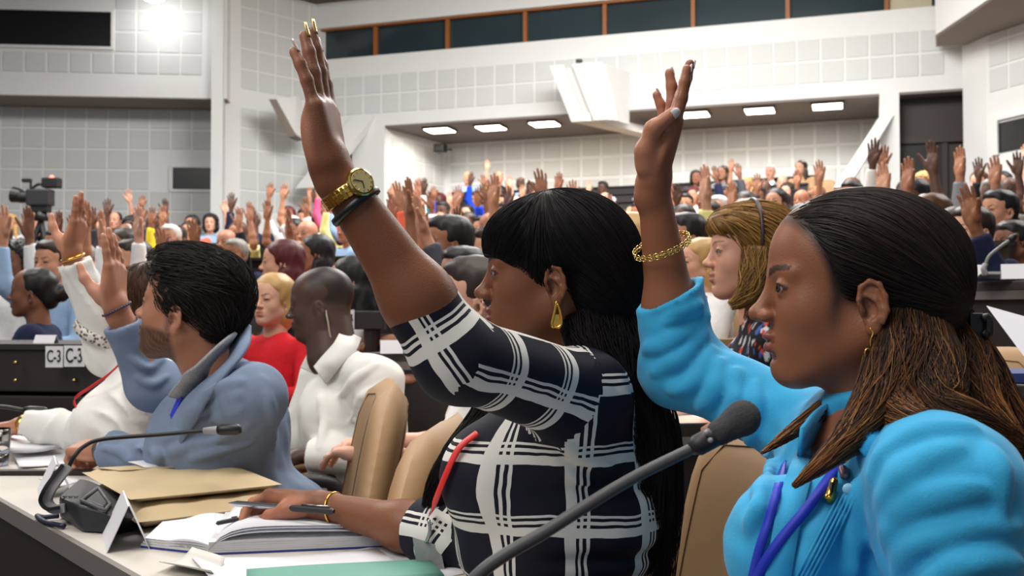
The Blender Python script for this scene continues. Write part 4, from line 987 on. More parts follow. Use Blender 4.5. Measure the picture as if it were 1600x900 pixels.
# ---------------------------------------------------------------- man in the grey-blue jacket
def short_hair(P, org, M, cap, base, tipset, N, flow, seed, r0=.0010, step=.006, steps=7, h=.0045, off=.003):
    cw = tf(cap, M); V, F = sdfmesh(cw, h, disp=lambda P: .0035*wob(P, 110, seed)); obj('hair', V, F, M_hair, P, org, cols=np.tile(lin(base), (len(V), 1)))
    g = groom(cw, V, N, flow, steps, step, off, seed=seed, jit=.3)
    VV, FF, CC = strands(g, r0, r0*.5, stcol(len(g), steps, base, base, .35, seed, 1, tipset)); obj('hair_strands', VV, FF, M_hair, P, org, cols=CC)
def long_hair(P, org, locks, base, tipset, r0=.0012, T=18, name='hair_lock', bias=.7):
    for i, (pth, rs, n) in enumerate(locks):
        core = bez(pth, 20); core = core[:int(len(core)*.9)]; rr = np.interp(np.linspace(0, 1, len(core)), np.linspace(0, 1, len(rs)), rs)*.82*(1-np.linspace(0, 1, len(core))**4*.8)
        Vc, Fc = tube(core, rr, 12); obj(name, Vc, Fc, M_hair, P, org, cols=np.tile(lin(base), (len(Vc), 1)))
        S = lock(pth, rs, n, T, 11+i, wave=.25, tip=.2, fr=.004)
        VV, FF, CC = strands(S, r0, r0*.4, stcol(n, T, base, base, .3, 21+i, bias, tipset)); obj('hair_strands', VV, FF, M_hair, P, org, cols=CC)
M_jacket = mat('grey_blue_cotton_jacket', C(122, 138, 164), .85, var=.10, vscale=60, bump=.2, bscale=500, spec=.2)
crease(M_jacket, 6, .4, .014, 3.1)
def jacket_man():
    M = M4(Rz(PI-.12)@Ry(-.16), W(294, 484, 2.34), 1.06); nb = W(340, 590, 2.36)
    shL, elL, wrL = W(392, 622, 2.24), W(372, 728, 2.36), W(160, 703, 2.60)
    shR, elR, wrR = W(322, 606, 2.62), W(238, 604, 2.60), W(181, 480, 2.52)
    hip = V3(-.56, 2.46, .50); fr = V3(-1, .25, 0); R = np.stack([unit(fr), unit(np.cross(V3(0, 0, 1), fr)), V3(0, 0, 1)], 1)
    torso = [ell(W(362, 690, 2.42), (.125, .185, .19), R, k=.06), cone(shL+V3(0, .03, -.01), shR, .062, .060, k=.05), cone(nb+V3(.03, 0, -.02), shL+V3(0, 0, .01), .055, .058, k=.05),
             ell(W(305, 700, 2.42), (.10, .15, .14), R, k=.06), ell(V3(-.58, 2.46, .62), (.15, .19, .16), R, k=.06)]
    def disp(P): return .003*wob(P, 45, 2)+.0015*wob(P, 110, 3)
    rid = [([(300, 632), (340, 606), (380, 596)], .013), ([(284, 656), (330, 636), (374, 618)], .013), ([(262, 684), (320, 660), (376, 640)], .014), ([(270, 706), (330, 690), (390, 664)], .012), ([(300, 716), (350, 702), (396, 690)], .011),
           ([(300, 648), (340, 626), (376, 608)], -.008), ([(206, 560), (232, 575), (256, 560)], .010), ([(214, 590), (240, 600), (262, 588)], .010), ([(160, 700), (190, 706), (206, 722)], .008), ([(215, 700), (240, 706), (250, 724)], .008), ([(410, 590), (424, 640), (428, 700)], .009)]
    arms = [dict(sh=shL, el=elL, wr=wrL, f=unit(W(108, 697, 2.68)-wrL), p=V3(.1, .2, -1), s=-1, sc=1.08, curl=((.8, 1.1, .6), (.8, 1.2, .7), (.9, 1.2, .7), (.9, 1.2, .7)), thumb=(.3, .7, .4, .4), sleeve=1.92, sr=(.068, .060, .046), r=(.05, .045, .042, .028), cuff=.03),
            dict(sh=shR, el=elR, wr=wrR, f=unit(W(177, 350, 2.52)-wrR), p=V3(-.99, .14, 0), s=1, sc=1.08, curl=((.04, .08, .05), (.03, .08, .05), (.06, .1, .06), (.1, .15, .1)), spread=(.04, .0, -.02, -.06),
                 thumb=((.012, .012, .018), (.040, .020, .040), (.060, .024, .068), (.070, .024, .096)), sleeve=1.80, sr=(.066, .060, .045), r=(.05, .045, .042, .028), hollow=True)]
    P, org, tips, cps = build('person in grey-blue jacket raising a hand with a beaded bracelet', M, dict(nose=1.05, lip=.8, jaw=1.08, brow=1.2, chin=.003), (180, 124, 98), nb, torso, arms, M_jacket, M_pants, hip, fr,
        hs=.0038, ha=.004, hc=.0055, ridges=rid, paint=dict(lipc=(150, 88, 78), browc=(22, 16, 14), browthick=1.5, beard=(52, 38, 32)), disp=disp, palm=(206, 150, 126), cloth='jacket', neckr=(.064, .070))
    # shirt collar, lapel
    V, F = ribbon([W(362, 532, 2.30), W(344, 545, 2.26), W(318, 572, 2.25), W(296, 600, 2.27), W(280, 622, 2.29)], (.5, -.5, .7), .05, .004); obj('shirt_collar', V, F, mat('speckled_shirt', C(150, 152, 158), .8, var=.5, vscale=260), P, org)
    V, F = ribbon([W(376, 522, 2.34), W(372, 552, 2.24), W(344, 586, 2.215), W(312, 622, 2.225), W(284, 662, 2.25), W(262, 704, 2.27)], (.6, -.4, .35), .062, .004); obj('lapel', V, F, M_jacket, P, org)
    V, F = ribbon([W(282, 620, 2.29), W(268, 655, 2.28), W(258, 700, 2.27)], (.6, -.6, .1), .02, .002); obj('lanyard', V, F, mat('blue_lanyard_b', C(34, 52, 206), .6, var=.1), P, org)
    # beaded bracelet, watch
    mb = MB(); ax = unit(wrR-elR); c = wrR-ax*.005; 
    for q in ring(c, unit(ax+V3(-.2, .1, .12)), .0345, n=30): Vb, Fb = sdfmesh([ell(q, .0042, k=.001)], .0022); mb.add(Vb, Fb.tolist())
    b = mb.build('bracelet', mat('grey_beads', C(70, 66, 84), .3, var=.3, vscale=100), P, org, smooth=True); b['label'] = 'grey beaded bracelet'
    V, F = band(wrL+unit(elL-wrL)*.012, unit(elL-wrL), .029, .034, .022, 32, .001); obj('watch_strap', V, F, mat('steel_strap', C(120, 118, 112), .35, .8, var=.2, vscale=200), P, org)
    cap = [ell((-.024, 0, .046), (.108, .085, .088), k=.03), ell((.03, 0, .095), (.062, .06, .034), k=.03), ell((-.080, 0, .0), (.035, .060, .055), k=.03),
           ell((.115, 0, -.035), (.085, .4, .112), k=.012, op=1), ell((-.010, .096, -.034), (.032, .034, .048), k=.012, op=1), ell((-.010, -.096, -.034), (.032, .034, .048), k=.012, op=1)]
    def flow(Pw):
        Q = inv(M, Pw); f = np.tile(V3(-1, 0, .05), (len(Q), 1)); f[:, 2] -= np.clip((.06-Q[:, 2])/.05, 0, 1)*1.2; f[:, 1] += np.sign(Q[:, 1])*.2; return f@M[:3, :3].T
    short_hair(P, org, M, cap, (26, 23, 23), [(28, 25, 25), (34, 30, 30), (30, 27, 27), (30, 27, 27), (74, 70, 69)], 4200, flow, 5, r0=.0009, step=.007, off=.009)
    return P
jacket_man()
# ---------------------------------------------------------------- woman in the white embroidered blouse beyond him
M_white = mat('white_cotton', C(226, 226, 222), .8, var=.04, vscale=30, bump=.15, bscale=400, spec=.2)
crease(M_white, 6, .45, .016, 5.0)
def lace_mat():
    m, nt, N, L, b = newmat('openwork_lace'); b.inputs['Roughness'].default_value = .85
    tc = N.new('ShaderNodeTexCoord'); vo = N.new('ShaderNodeTexVoronoi'); vo.inputs['Scale'].default_value = 95
    rp = N.new('ShaderNodeValToRGB'); rp.color_ramp.elements[0].position = .32; rp.color_ramp.elements[0].color = C(96, 74, 62); rp.color_ramp.elements[1].position = .5; rp.color_ramp.elements[1].color = C(222, 220, 214)
    L.new(tc.outputs['Object'], vo.inputs['Vector']); L.new(vo.outputs['Distance'], rp.inputs[0]); L.new(rp.outputs[0], b.inputs['Base Color']); return m
M_lace = lace_mat()
def white_woman():
    M = M4(Rz(PI-.25), W(222, 480, 3.0), 1.0); nb = W(240, 566, 2.98)
    shL, elL, wrL = W(256, 604, 2.84), W(205, 680, 2.86), W(36, 664, 3.02)
    shR, elR, wrR = W(244, 590, 3.12), W(176, 552, 3.06), W(112, 398, 2.98)
    hip = V3(-1.02, 3.02, .50); fr = V3(-1, .1, 0); R = np.stack([unit(fr), unit(np.cross(V3(0, 0, 1), fr)), V3(0, 0, 1)], 1)
    torso = [ell(W(232, 660, 2.98), (.14, .18, .19), R, k=.06), cone(shL, shR, .068, .062, k=.05), cone(nb, shL, .05, .062, k=.05), ell(W(176, 660, 2.94), (.09, .16, .10), R, k=.05), ell(V3(-1.02, 3.0, .64), (.16, .2, .16), R, k=.06)]
    def disp(P): return folds(P, shL, elL, 3, .6, .010, 3, r=.14)+folds(P, elL, wrL, 5, .4, .009, 4, r=.11)+folds(P, elR, wrR, 2, 1.4, .007, 6, r=.13)+.004*wob(P, 40, 2)
    arms = [dict(sh=shL, el=elL, wr=wrL, f=unit(V3(-.95, .15, -.1)), p=V3(0, 0, -1), s=-1, sleeve=1.90, sr=(.074, .066, .050), curl=((.3, .4, .2),)*4),
            dict(sh=shR, el=elR, wr=wrR, f=unit(W(133, 302, 2.98)-wrR), p=V3(-.99, .10, .1), s=1, sc=1.03, curl=((.03, .08, .05), (.02, .07, .05), (.10, .15, .1), (.25, .35, .2)), thumb=((.012, .012, .018), (.040, .020, .040), (.060, .024, .068), (.070, .024, .096)), sleeve=1.93, sr=(.080, .072, .046), r=(.045, .040, .037, .024))]
    P, org, tips, cps = build('person in white embroidered blouse raising a hand with a gold bracelet', M, {}, (176, 118, 90), nb, torso, arms, M_white, M_pants, hip, fr,
        hs=.0045, ha=.0045, hc=.007, paint=dict(lipc=(150, 84, 76)), disp=disp, palm=(208, 150, 122), cloth='blouse')
    V, F = band(wrR-unit(wrR-elR)*.008, unit(wrR-elR)+V3(0, 0, 0), .030, .0345, .007, 32, .0015); b = obj('bracelet', V, F, M_gold, P, org); b['label'] = 'gold bracelet'
    V, F = band(wrL+unit(elL-wrL)*.012, unit(elL-wrL), .027, .032, .020, 32, .001); b = obj('wrist_watch', V, F, M_gold, P, org); b['label'] = 'gold wrist watch'
    q = elL+(wrL-elL)*.18; V, F = band(q, unit(unit(wrL-elL)+V3(-.2, -.1, -.35)), .076, .081, .032, 48); obj('lace_band', V, F, M_lace, P, org)
    q = elR+(wrR-elR)*.22; V, F = band(q, unit(unit(wrR-elR)+V3(.75, .1, .0)), .080, .086, .03, 48); obj('lace_band', V, F, M_lace, P, org)
    V, F = ribbon([W(190, 566, 2.84), W(166, 588, 2.82), W(140, 606, 2.82), W(122, 618, 2.84), W(116, 628, 2.84), W(122, 642, 2.83)], (.5, -.3, .8), .008); obj('lanyard', V, F, mat('red_cord', C(206, 34, 40), .5, var=.1), P, org)
    cap = [ell((-.026, 0, .042), (.114, .090, .090), k=.03), ell((-.06, 0, -.05), (.07, .09, .09), k=.04), ell((.110, 0, -.05), (.085, .4, .11), k=.012, op=1)]
    def flow(Pw):
        Q = inv(M, Pw); f = Q-V3(-.02, 0, .13); f[:, 2] = -.12; return f@M[:3, :3].T
    short_hair(P, org, M, cap, (70, 46, 30), [(92, 60, 36), (60, 40, 28), (120, 82, 48)], 1500, flow, 8, step=.010)
white_woman()
# ---------------------------------------------------------------- man in the white shirt behind them
def collar_flaps(P, org, m, pts): MB().extrude(pts, (0, .006, 0)).build('collar', m, P, org, bevel=.002)
def shirt_man():
    M = M4(Rz(PI+.02)@Ry(.10), W(500, 477, 3.45), 1.02); nb = W(520, 556, 3.42)
    shL, elL, wrL = W(590, 600, 3.28), W(606, 716, 3.20), W(470, 712, 3.25)
    shR, elR, wrR = W(505, 590, 3.62), W(470, 690, 3.55), W(440, 700, 3.5)
    hip = V3(-.46, 3.45, .42); fr = V3(-1, -.05, 0); R = np.stack([unit(fr), unit(np.cross(V3(0, 0, 1), fr)), V3(0, 0, 1)], 1)
    torso = [ell(W(535, 660, 3.44), (.15, .19, .20), R, k=.06), cone(shL, shR, .07, .066, k=.05), cone(nb, shL+V3(-.02, 0, .01), .055, .066, k=.05), ell(V3(-.5, 3.44, .62), (.16, .19, .18), R, k=.06)]
    def disp(P): return .005*wob(P, 30, 2)+.003*wob(P, 70, 4)
    arms = [dict(sh=shL, el=elL, wr=wrL, f=V3(-1, .1, -.1), p=V3(0, .3, -1), s=-1, sleeve=1.9, sr=(.084, .072, .05), curl=((.4, .5, .3),)*4), dict(sh=shR, el=elR, wr=wrR, f=V3(-1, .1, -.1), p=V3(0, .3, -1), s=1, sleeve=1.9, sr=(.08, .07, .05), curl=((.4, .5, .3),)*4)]
    P, org, tips, cps = build('person in white shirt with an earpiece, seated with arms down', M, dict(nose=1.25, lip=1.25, jaw=1.05, brow=1.2), (74, 52, 45), nb, torso, arms, M_white, M_pants, hip, fr,
        hs=.005, ha=.006, hc=.007, ridges=[([(530, 620), (560, 590), (590, 570)], .018), ([(545, 660), (570, 620), (606, 600)], .018), ([(560, 700), (590, 670), (616, 650)], .016), ([(500, 620), (505, 660), (500, 700)], .014)], paint=dict(lipc=(70, 46, 44), browc=(24, 18, 16), capps=[ell((-.03, 0, .048), (.094, .078, .080)), ell((.118, 0, -.03), (.11, .4, .12), op=1)], capcol=(40, 32, 30)), disp=disp, palm=(130, 96, 84), neckr=(.076, .086), iris=(26, 18, 14))
    V, F = ribbon([W(548, 522, 3.42), W(540, 540, 3.33), W(520, 562, 3.30), W(500, 586, 3.32)], (.6, -.4, -.5), .075, .004); obj('collar', V, F, M_white, P, org); V, F = ribbon([W(524, 505, 3.50), W(500, 545, 3.48), W(482, 580, 3.44)], (-.5, -.4, -.6), .06, .004); obj('collar', V, F, M_white, P, org)
    e0 = M[:3, :3]@V3(-.030, .082, -.02)+M[:3, 3]
    V, F = tube(bez([e0, e0+V3(.01, -.01, -.04), e0+V3(.02, -.01, -.09), e0+V3(.05, .0, -.13)], 16), .003, 6); obj('earpiece_cord', V, F, mat('clear_cord', C(170, 160, 140), .3, var=0), P, org, smooth=True)
shirt_man()
# ---------------------------------------------------------------- blonde woman behind, turned to the stage
def blonde_woman():
    M = M4(Rz(PI+.04), W(1168, 397, 2.62), 1.0); nb = W(1190, 500, 2.62)
    shL, elL, wrL = W(1225, 540, 2.48), W(1230, 660, 2.45), W(1120, 660, 2.5); shR, elR, wrR = W(1205, 530, 2.82), W(1150, 640, 2.8), W(1080, 640, 2.75)
    hip = V3(.72, 2.66, .55); fr = V3(-1, -.1, 0); R = np.stack([unit(fr), unit(np.cross(V3(0, 0, 1), fr)), V3(0, 0, 1)], 1)
    torso = [ell(W(1195, 620, 2.64), (.13, .17, .18), R, k=.06), cone(shL, shR, .064, .06, k=.05), cone(nb, shL, .05, .06, k=.05), ell(V3(.66, 2.64, .72), (.15, .18, .2), R, k=.06), ell(W(1150, 620, 2.6), (.08, .15, .09), R, k=.05)]
    arms = [dict(sh=shL, el=elL, wr=wrL, f=V3(-1, .1, -.1), p=V3(0, .3, -1), s=-1, sleeve=1.0, sr=(.07, .06, .05)), dict(sh=shR, el=elR, wr=wrR, f=V3(-1, .1, -.1), p=V3(0, .3, -1), s=1, sleeve=1.0, sr=(.07, .06, .05))]
    def floral(V):
        n = len(V); c = np.tile(lin((22, 22, 28)), (n, 1)); w = wob(V, 170, 5); w2 = wob(V, 140, 9); c[w > .55] = lin((196, 196, 206)); c[w2 > .75] = lin((190, 70, 50)); c[(w < -.8)] = lin((70, 90, 160)); return c
    P, org, tips, cps = build('person in dark floral dress with a headband, hands down behind the front row', M, dict(nose=.95, lip=.85), (214, 158, 134), nb, torso, arms, attrmat('floral_dress', .8, .2), M_pants, hip, fr,
        hs=.004, ha=.006, hc=.007, paint=dict(lipc=(170, 98, 92), browc=(120, 86, 52)), palm=(220, 170, 150), colf=floral, iris=(80, 90, 90), cloth='dress')
    cap = [ell((-.026, 0, .044), (.116, .092, .090), k=.03), ell((-.05, 0, -.06), (.075, .092, .10), k=.04), ell((.108, 0, -.045), (.088, .4, .115), k=.012, op=1), ell((.04, 0, .075), (.06, .075, .04), k=.03)]
    def flow(Pw):
        Q = inv(M, Pw); f = np.tile(V3(-.4, 0, -1), (len(Q), 1)); f[:, 0] -= np.clip(Q[:, 2]/.06, 0, 2.5); return f@M[:3, :3].T
    short_hair(P, org, M, cap, (128, 92, 44), [(176, 134, 72), (150, 108, 54), (196, 158, 94), (110, 78, 40)], 1800, flow, 6, r0=.0013, step=.012, steps=8)
    long_hair(P, org, [([W(1180, 390, 2.54), W(1178, 430, 2.52), W(1165, 462, 2.50), W(1140, 478, 2.50)], (.035, .04, .03, .012), 260), ([W(1192, 380, 2.58), W(1196, 440, 2.56), W(1188, 480, 2.55), W(1170, 505, 2.55)], (.05, .055, .045, .02), 320)], (128, 92, 44), [(176, 134, 72), (190, 150, 84), (120, 86, 42)])
    hb = [M[:3, :3]@V3(-.012+.0*math.sin(t), .0955*math.cos(t), .045+.0955*math.sin(t))+M[:3, 3] for t in np.linspace(-.5, PI+.5, 30)]
    obj('headband', *tube(hb, .005, 8), mat('dark_headband', C(60, 48, 44), .4, var=.2), P, org)
blonde_woman()
# ================================================================ furniture and things on the desk
M_top = mat('desk_laminate', C(196, 190, 182), .45, var=.03, vscale=20)
M_edge = mat('desk_edge', C(112, 106, 102), .5, var=.05)
M_panel = mat('dark_wood_panel', C(34, 27, 26), .5, var=.15, vscale=5, stretch=(1, 1, 6))
M_tan = mat('tan_leatherette', C(162, 128, 90), .6, var=.06, vscale=10, bump=.1, bscale=300)
M_seam = mat('tan_seam', C(112, 82, 52), .7, var=0)
M_plastic = mat('black_plastic', C(36, 36, 40), .5, var=.05, bump=.05, bscale=400)
M_grey = mat('grey_plastic', C(150, 148, 150), .45, var=.04)
M_paper = mat('white_paper', C(218, 218, 224), .8, var=.02)
M_kraft = mat('kraft_paper', C(190, 170, 134), .8, var=.07, vscale=14, bump=.35, bscale=22)
def hull(pts, name, m, parent, org, bevel=.003):
    import bmesh
    bm = bmesh.new(); [bm.verts.new(tuple(np.asarray(p)-org)) for p in pts]; bmesh.ops.convex_hull(bm, input=bm.verts)
    bmesh.ops.delete(bm, geom=[v for v in bm.verts if not v.link_faces], context='VERTS')
    bmesh.ops.dissolve_limit(bm, angle_limit=.03, verts=bm.verts[:], edges=bm.edges[:])
    if bevel: bmesh.ops.bevel(bm, geom=bm.edges[:], offset=bevel, segments=2, profile=.5, affect='EDGES', clamp_overlap=True)
    me = bpy.data.meshes.new(name); bm.to_mesh(me); bm.free(); return link(name, me, m, parent, None if parent else org)
ZD = .74
# --- front desk
def desk(outer, inner, label, zt=ZD, front=True):
    pts = [np.array(p) for p in outer]+[np.array(p) for p in inner[::-1]]; o0 = V3(*np.mean(pts, 0), 0)
    e = empty('conference_desk', o0, label=label, cat='desk')
    MB().prism(pts, zt-.03, zt).build('desk_top', M_top, e, o0)
    u = unit(np.append(pts[1]-pts[0], 0))[:2]
    def off(poly, d):
        out = []
        for i, p in enumerate(poly):
            a = np.asarray(poly[max(0, i-1)]); b = np.asarray(poly[min(len(poly)-1, i+1)]); t = unit(np.append(b-a, 0))[:2]; out.append(np.asarray(p)+np.array([-t[1], t[0]])*d)
        return out
    c = np.mean(inner, 0); sg = 1 if np.dot(off(outer, .01)[0]-np.asarray(outer[0]), c-np.asarray(outer[0])) > 0 else -1
    MB().prism(list(off(outer, -sg*.012))+list(off(outer, 0))[::-1], zt-.034, zt+.001).build('edge_band', M_edge, e, o0)
    MB().prism(list(off(outer, sg*.004))+list(off(outer, sg*.03))[::-1], .02, zt-.034).build('front_panel', M_panel, e, o0)
    MB().prism(list(off(inner, 0))+list(off(inner, sg*.010))[::-1], zt-.032, zt+.001).build('edge_band', M_edge, e, o0)
    for q0, q1 in ((outer[0], inner[0]), (outer[-1], inner[-1])):
        q0 = np.asarray(q0); q1 = np.asarray(q1); d = (q1-q0)*.9; n = np.array([-d[1], d[0]]); n = n/np.linalg.norm(n)*.03; ctr = np.mean(pts, 0)
        if np.dot(n, ctr-q0) < 0: n = -n
        s = q0+(q1-q0)*.06; MB().prism([s+n*.3, s+d*.85+n*.3, s+d*.85+n*1.3, s+n*1.3], 0, zt-.03).build('side_panel', M_panel, e, o0)
    return e
OUT = [(-1.393, 2.60), (-.578, 1.608), (-.20, .90)]; INN = [(-.837, 2.60), (-.24, 1.874), (-.044, 1.64), (.20, 1.05)]
def line_pts(): pass
desk(OUT, INN, 'long pale conference desk with dark front carrying the microphone console and notebooks')
desk([(-2.55, 3.35), (-1.42, 2.635)], [(-2.05, 3.75), (-.86, 2.635)], 'pale desk section beyond the dark joint, under white papers')
jt = MB().prism([(-1.42, 2.603), (-.85, 2.603), (-.87, 2.632), (-1.44, 2.632)], .1, ZD+.012).build('desk_joint', M_panel, None, V3(-1.14, 2.62, 0)); tag(jt, 'dark joint strip between two sections of the pale desk', 'desk joint')
# --- swivel chairs
def backmesh():
    n = 15; u = np.linspace(-1, 1, n); V = []; 
    for sd in (1, -1):
        for b in u:
            for a in u:
                bb = b*math.sqrt(1-.0*a*a); th = .052*max(0, 1-abs(a)**5)**.5*max(0, 1-abs(b)**5)**.5
                y = a*.235*(1-.10*max(0, b))*(1-.22*max(0, (abs(b)-.55)/.45)**2.2); z = b*.26*(1-.13*max(0, (abs(a)-.45)/.55)**2)
                x = sd*th-.03*(1-a*a)
                V.append((x, y, z))
    F = []
    for s in range(2):
        for i in range(n-1):
            for j in range(n-1):
                q = (s*n*n+i*n+j, s*n*n+i*n+j+1, s*n*n+(i+1)*n+j+1, s*n*n+(i+1)*n+j); F.append(q if s == 0 else q[::-1])
    ed = [j for j in range(n)]+[i*n+n-1 for i in range(1, n)]+[(n-1)*n+j for j in range(n-2, -1, -1)]+[i*n for i in range(n-2, 0, -1)]
    for i in range(len(ed)): F.append((ed[(i+1) % len(ed)], ed[i], ed[i]+n*n, ed[(i+1) % len(ed)]+n*n))
    return np.array(V), np.array(F)
def chair_proto():
    e = empty('swivel_chair'); BV, BF = backmesh(); T = M4(Ry(-.20), (-.24, 0, .70))
    b = obj('backrest', BV@T[:3, :3].T+T[:3, 3], BF, M_tan, e)
    def bp(a, b, sd):
        th = .052*max(0, 1-abs(a)**5)**.5*max(0, 1-abs(b)**5)**.5; y = a*.235*(1-.10*max(0, b))*(1-.22*max(0, (abs(b)-.55)/.45)**2.2); z = b*.26*(1-.13*max(0, (abs(a)-.45)/.55)**2)
        return T[:3, :3]@V3(sd*(th+.0006)-.03*(1-a*a), y, z)+T[:3, 3]
    for sd in (1, -1):
        pth = [bp(-.68, b, sd) for b in np.linspace(-.85, .6, 12)]+[bp(a, .80+.04*(1-abs(a)/.5), sd) for a in np.linspace(-.5, .5, 9)]+[bp(.68, b, sd) for b in np.linspace(.6, -.85, 12)]
        V, F = tube(pth, .0016, 5); obj('seam', V, F, M_seam, b)
    V, F = sdfmesh([ell((0, 0, .45), (.27, .26, .065), k=.02), ell((.10, 0, .44), (.17, .25, .05), k=.03)], .016); obj('seat', V, F, M_tan, e)
    for s in (1, -1):
        MB().tube(bez([(.12, s*.27, .44), (.13, s*.29, .60), (.10, s*.285, .655), (-.16, s*.275, .655), (-.20, s*.265, .60)], 24), .018, 8).build('armrest', M_plastic, e, smooth=True)
    MB().tube([(0, 0, .06), (0, 0, .42)], .028, 10).build('column', M_plastic, e, smooth=True)
    mb = MB()
    for k in range(5): a = k*2*PI/5; mb.tube([(0, 0, .09), (.14*math.cos(a), .14*math.sin(a), .07), (.29*math.cos(a), .29*math.sin(a), .04)], [.026, .020, .014], 8)
    mb.build('base', M_plastic, e, smooth=True)
    for k in range(5):
        a = k*2*PI/5; c = V3(.29*math.cos(a), .29*math.sin(a), .025); V, F = tube([c-V3(.012, 0, 0), c+V3(.012, 0, 0)], .025, 10); obj('castor', V, F, M_plastic, e)
    return e
CH = chair_proto()
def chair(xy_, face, label, z=0, first=[True], zlift=0, group=None):
    o = CH if first[0] else copytree(CH); first[0] = False
    o.location = (xy_[0], xy_[1], z); o.rotation_euler = (0, 0, math.atan2(face[1], face[0])); o.scale = (1, 1, 1+zlift)
    return tag(o, label, 'chair', group)
chair((.17, 1.73), (-.96, -.28), 'tan swivel chair of the person in the check dress')
chair((-.43, 2.04), (-.97, .12), 'empty tan swivel chair between the check dress and the grey jacket')
chair((-.62, 2.60), (-.93, -.20), 'tan swivel chair behind the person in the grey jacket', zlift=.03)
chair((.68, 1.20), (-1, -.1), 'tan swivel chair of the person in the sky blue shirt')
chair((-.38, 3.52), (-.9, .2), 'tan swivel chair of the person in the white shirt')
chair((-1.62, 4.4), (-.9, -.2), 'tan swivel chair beside the desk with two row plates')
chair((1.28, 2.86), (-.5, -.86), 'tan swivel chair behind the stack of booklets', z=.10)
chair((1.62, 3.7), (-.5, -.86), 'tan swivel chair by the yellow top, behind the loose sheet', z=.12)
# --- kraft envelopes
def pouch(pts, z0, z1, label, seed):
    P = [onz(px, py, z1) for px, py in pts]; c = np.mean(P, 0); c[2] = z0; n = 14; V = []
    r = np.random.default_rng(seed)
    for sd in (0, 1):
        for i in range(n):
            for j in range(n):
                a, b = i/(n-1), j/(n-1); q = (P[0]*(1-a)+P[1]*a)*(1-b)+(P[3]*(1-a)+P[2]*a)*b
                m = (min(a, 1-a, b, 1-b)*9); m = min(1, m)**.5; zz = z0+(z1-z0)*(.5+.5*m) if sd else z0+(z1-z0)*(.5-.5*m)
                zz += (.003*math.sin(a*9+seed)*math.sin(b*7) + .0015*math.sin(a*23+b*17))*m if sd else 0
                V.append((q[0], q[1], zz))
    F = []
    for s in range(2):
        for i in range(n-1):
            for j in range(n-1):
                q = (s*n*n+i*n+j, s*n*n+(i+1)*n+j, s*n*n+(i+1)*n+j+1, s*n*n+i*n+j+1); F.append(q[::-1] if s else q)
    ed = [j for j in range(n)]+[i*n+n-1 for i in range(1, n)]+[(n-1)*n+j for j in range(n-2, -1, -1)]+[i*n for i in range(n-2, 0, -1)]
    for i in range(len(ed)): F.append((ed[i], ed[(i+1) % len(ed)], ed[(i+1) % len(ed)]+n*n, ed[i]+n*n))
    e = empty('kraft_envelope', c, label=label, cat='envelope')
    obj('pouch', V, np.array(F), M_kraft, e, c)
    A, B = V3(*V[n*n+ (n-1)]), V3(*V[n*n+n*n-1]); up = V3(0, 0, .0015)
    f0, f1 = V3(*V[n*n+n*(1)+3]), V3(*V[n*n+n*(n-2)+3]); mid = (f0*.5+f1*.5)
    MB().extrude([np.array(V[n*n+n*1+1])+up, np.array(V[n*n+n*(n-2)+1])+up, np.array(V[n*n+n*(n-3)+4])+up, np.array(V[n*n+n*2+4])+up], (0, 0, .0012)).build('flap', M_kraft, e, c)
    return e
pouch([(138, 748), (395, 742), (448, 772), (212, 800)], ZD+.002, ZD+.042, 'lower thick kraft paper envelope on the desk', 3)
pouch([(128, 729), (362, 716), (441, 747), (204, 770)], ZD+.044, ZD+.070, 'upper kraft paper envelope with a white slip on it', 5)
def sheet(pts, z, label, m=None, th=.0012, name='paper_sheet', cat='paper', curl=0):
    P = [onz(px, py, z) for px, py in pts]; c = np.mean(P, 0); n = 8; V = []
    if len(P) == 4:
        for i in range(n):
            for j in range(n):
                a, b = i/(n-1), j/(n-1); q = (P[0]*(1-a)+P[1]*a)*(1-b)+(P[3]*(1-a)+P[2]*a)*b; V.append(q+V3(0, 0, curl*(a-.5)**2*4+.0008*math.sin(5*a+3*b)))
        V = np.array(V); F = [(i*n+j, (i+1)*n+j, (i+1)*n+j+1, i*n+j+1) for i in range(n-1) for j in range(n-1)]
        V2 = V+V3(0, 0, th); k = n*n; ed = [j for j in range(n)]+[i*n+n-1 for i in range(1, n)]+[(n-1)*n+j for j in range(n-2, -1, -1)]+[i*n for i in range(n-2, 0, -1)]
        F = F+[tuple(x+k for x in f[::-1]) for f in F]+[(ed[i], ed[(i+1) % len(ed)], ed[(i+1) % len(ed)]+k, ed[i]+k) for i in range(len(ed))]
        o = obj(name, np.vstack([V, V2]), F, m or M_paper, None, c)
    else: o = MB().extrude(P, (0, 0, th)).build(name, m or M_paper, None, c)
    return tag(o, label, cat)
sheet([(200, 722), (282, 717), (299, 725), (226, 731)], ZD+.0735, 'white slip lying on the upper kraft envelope')
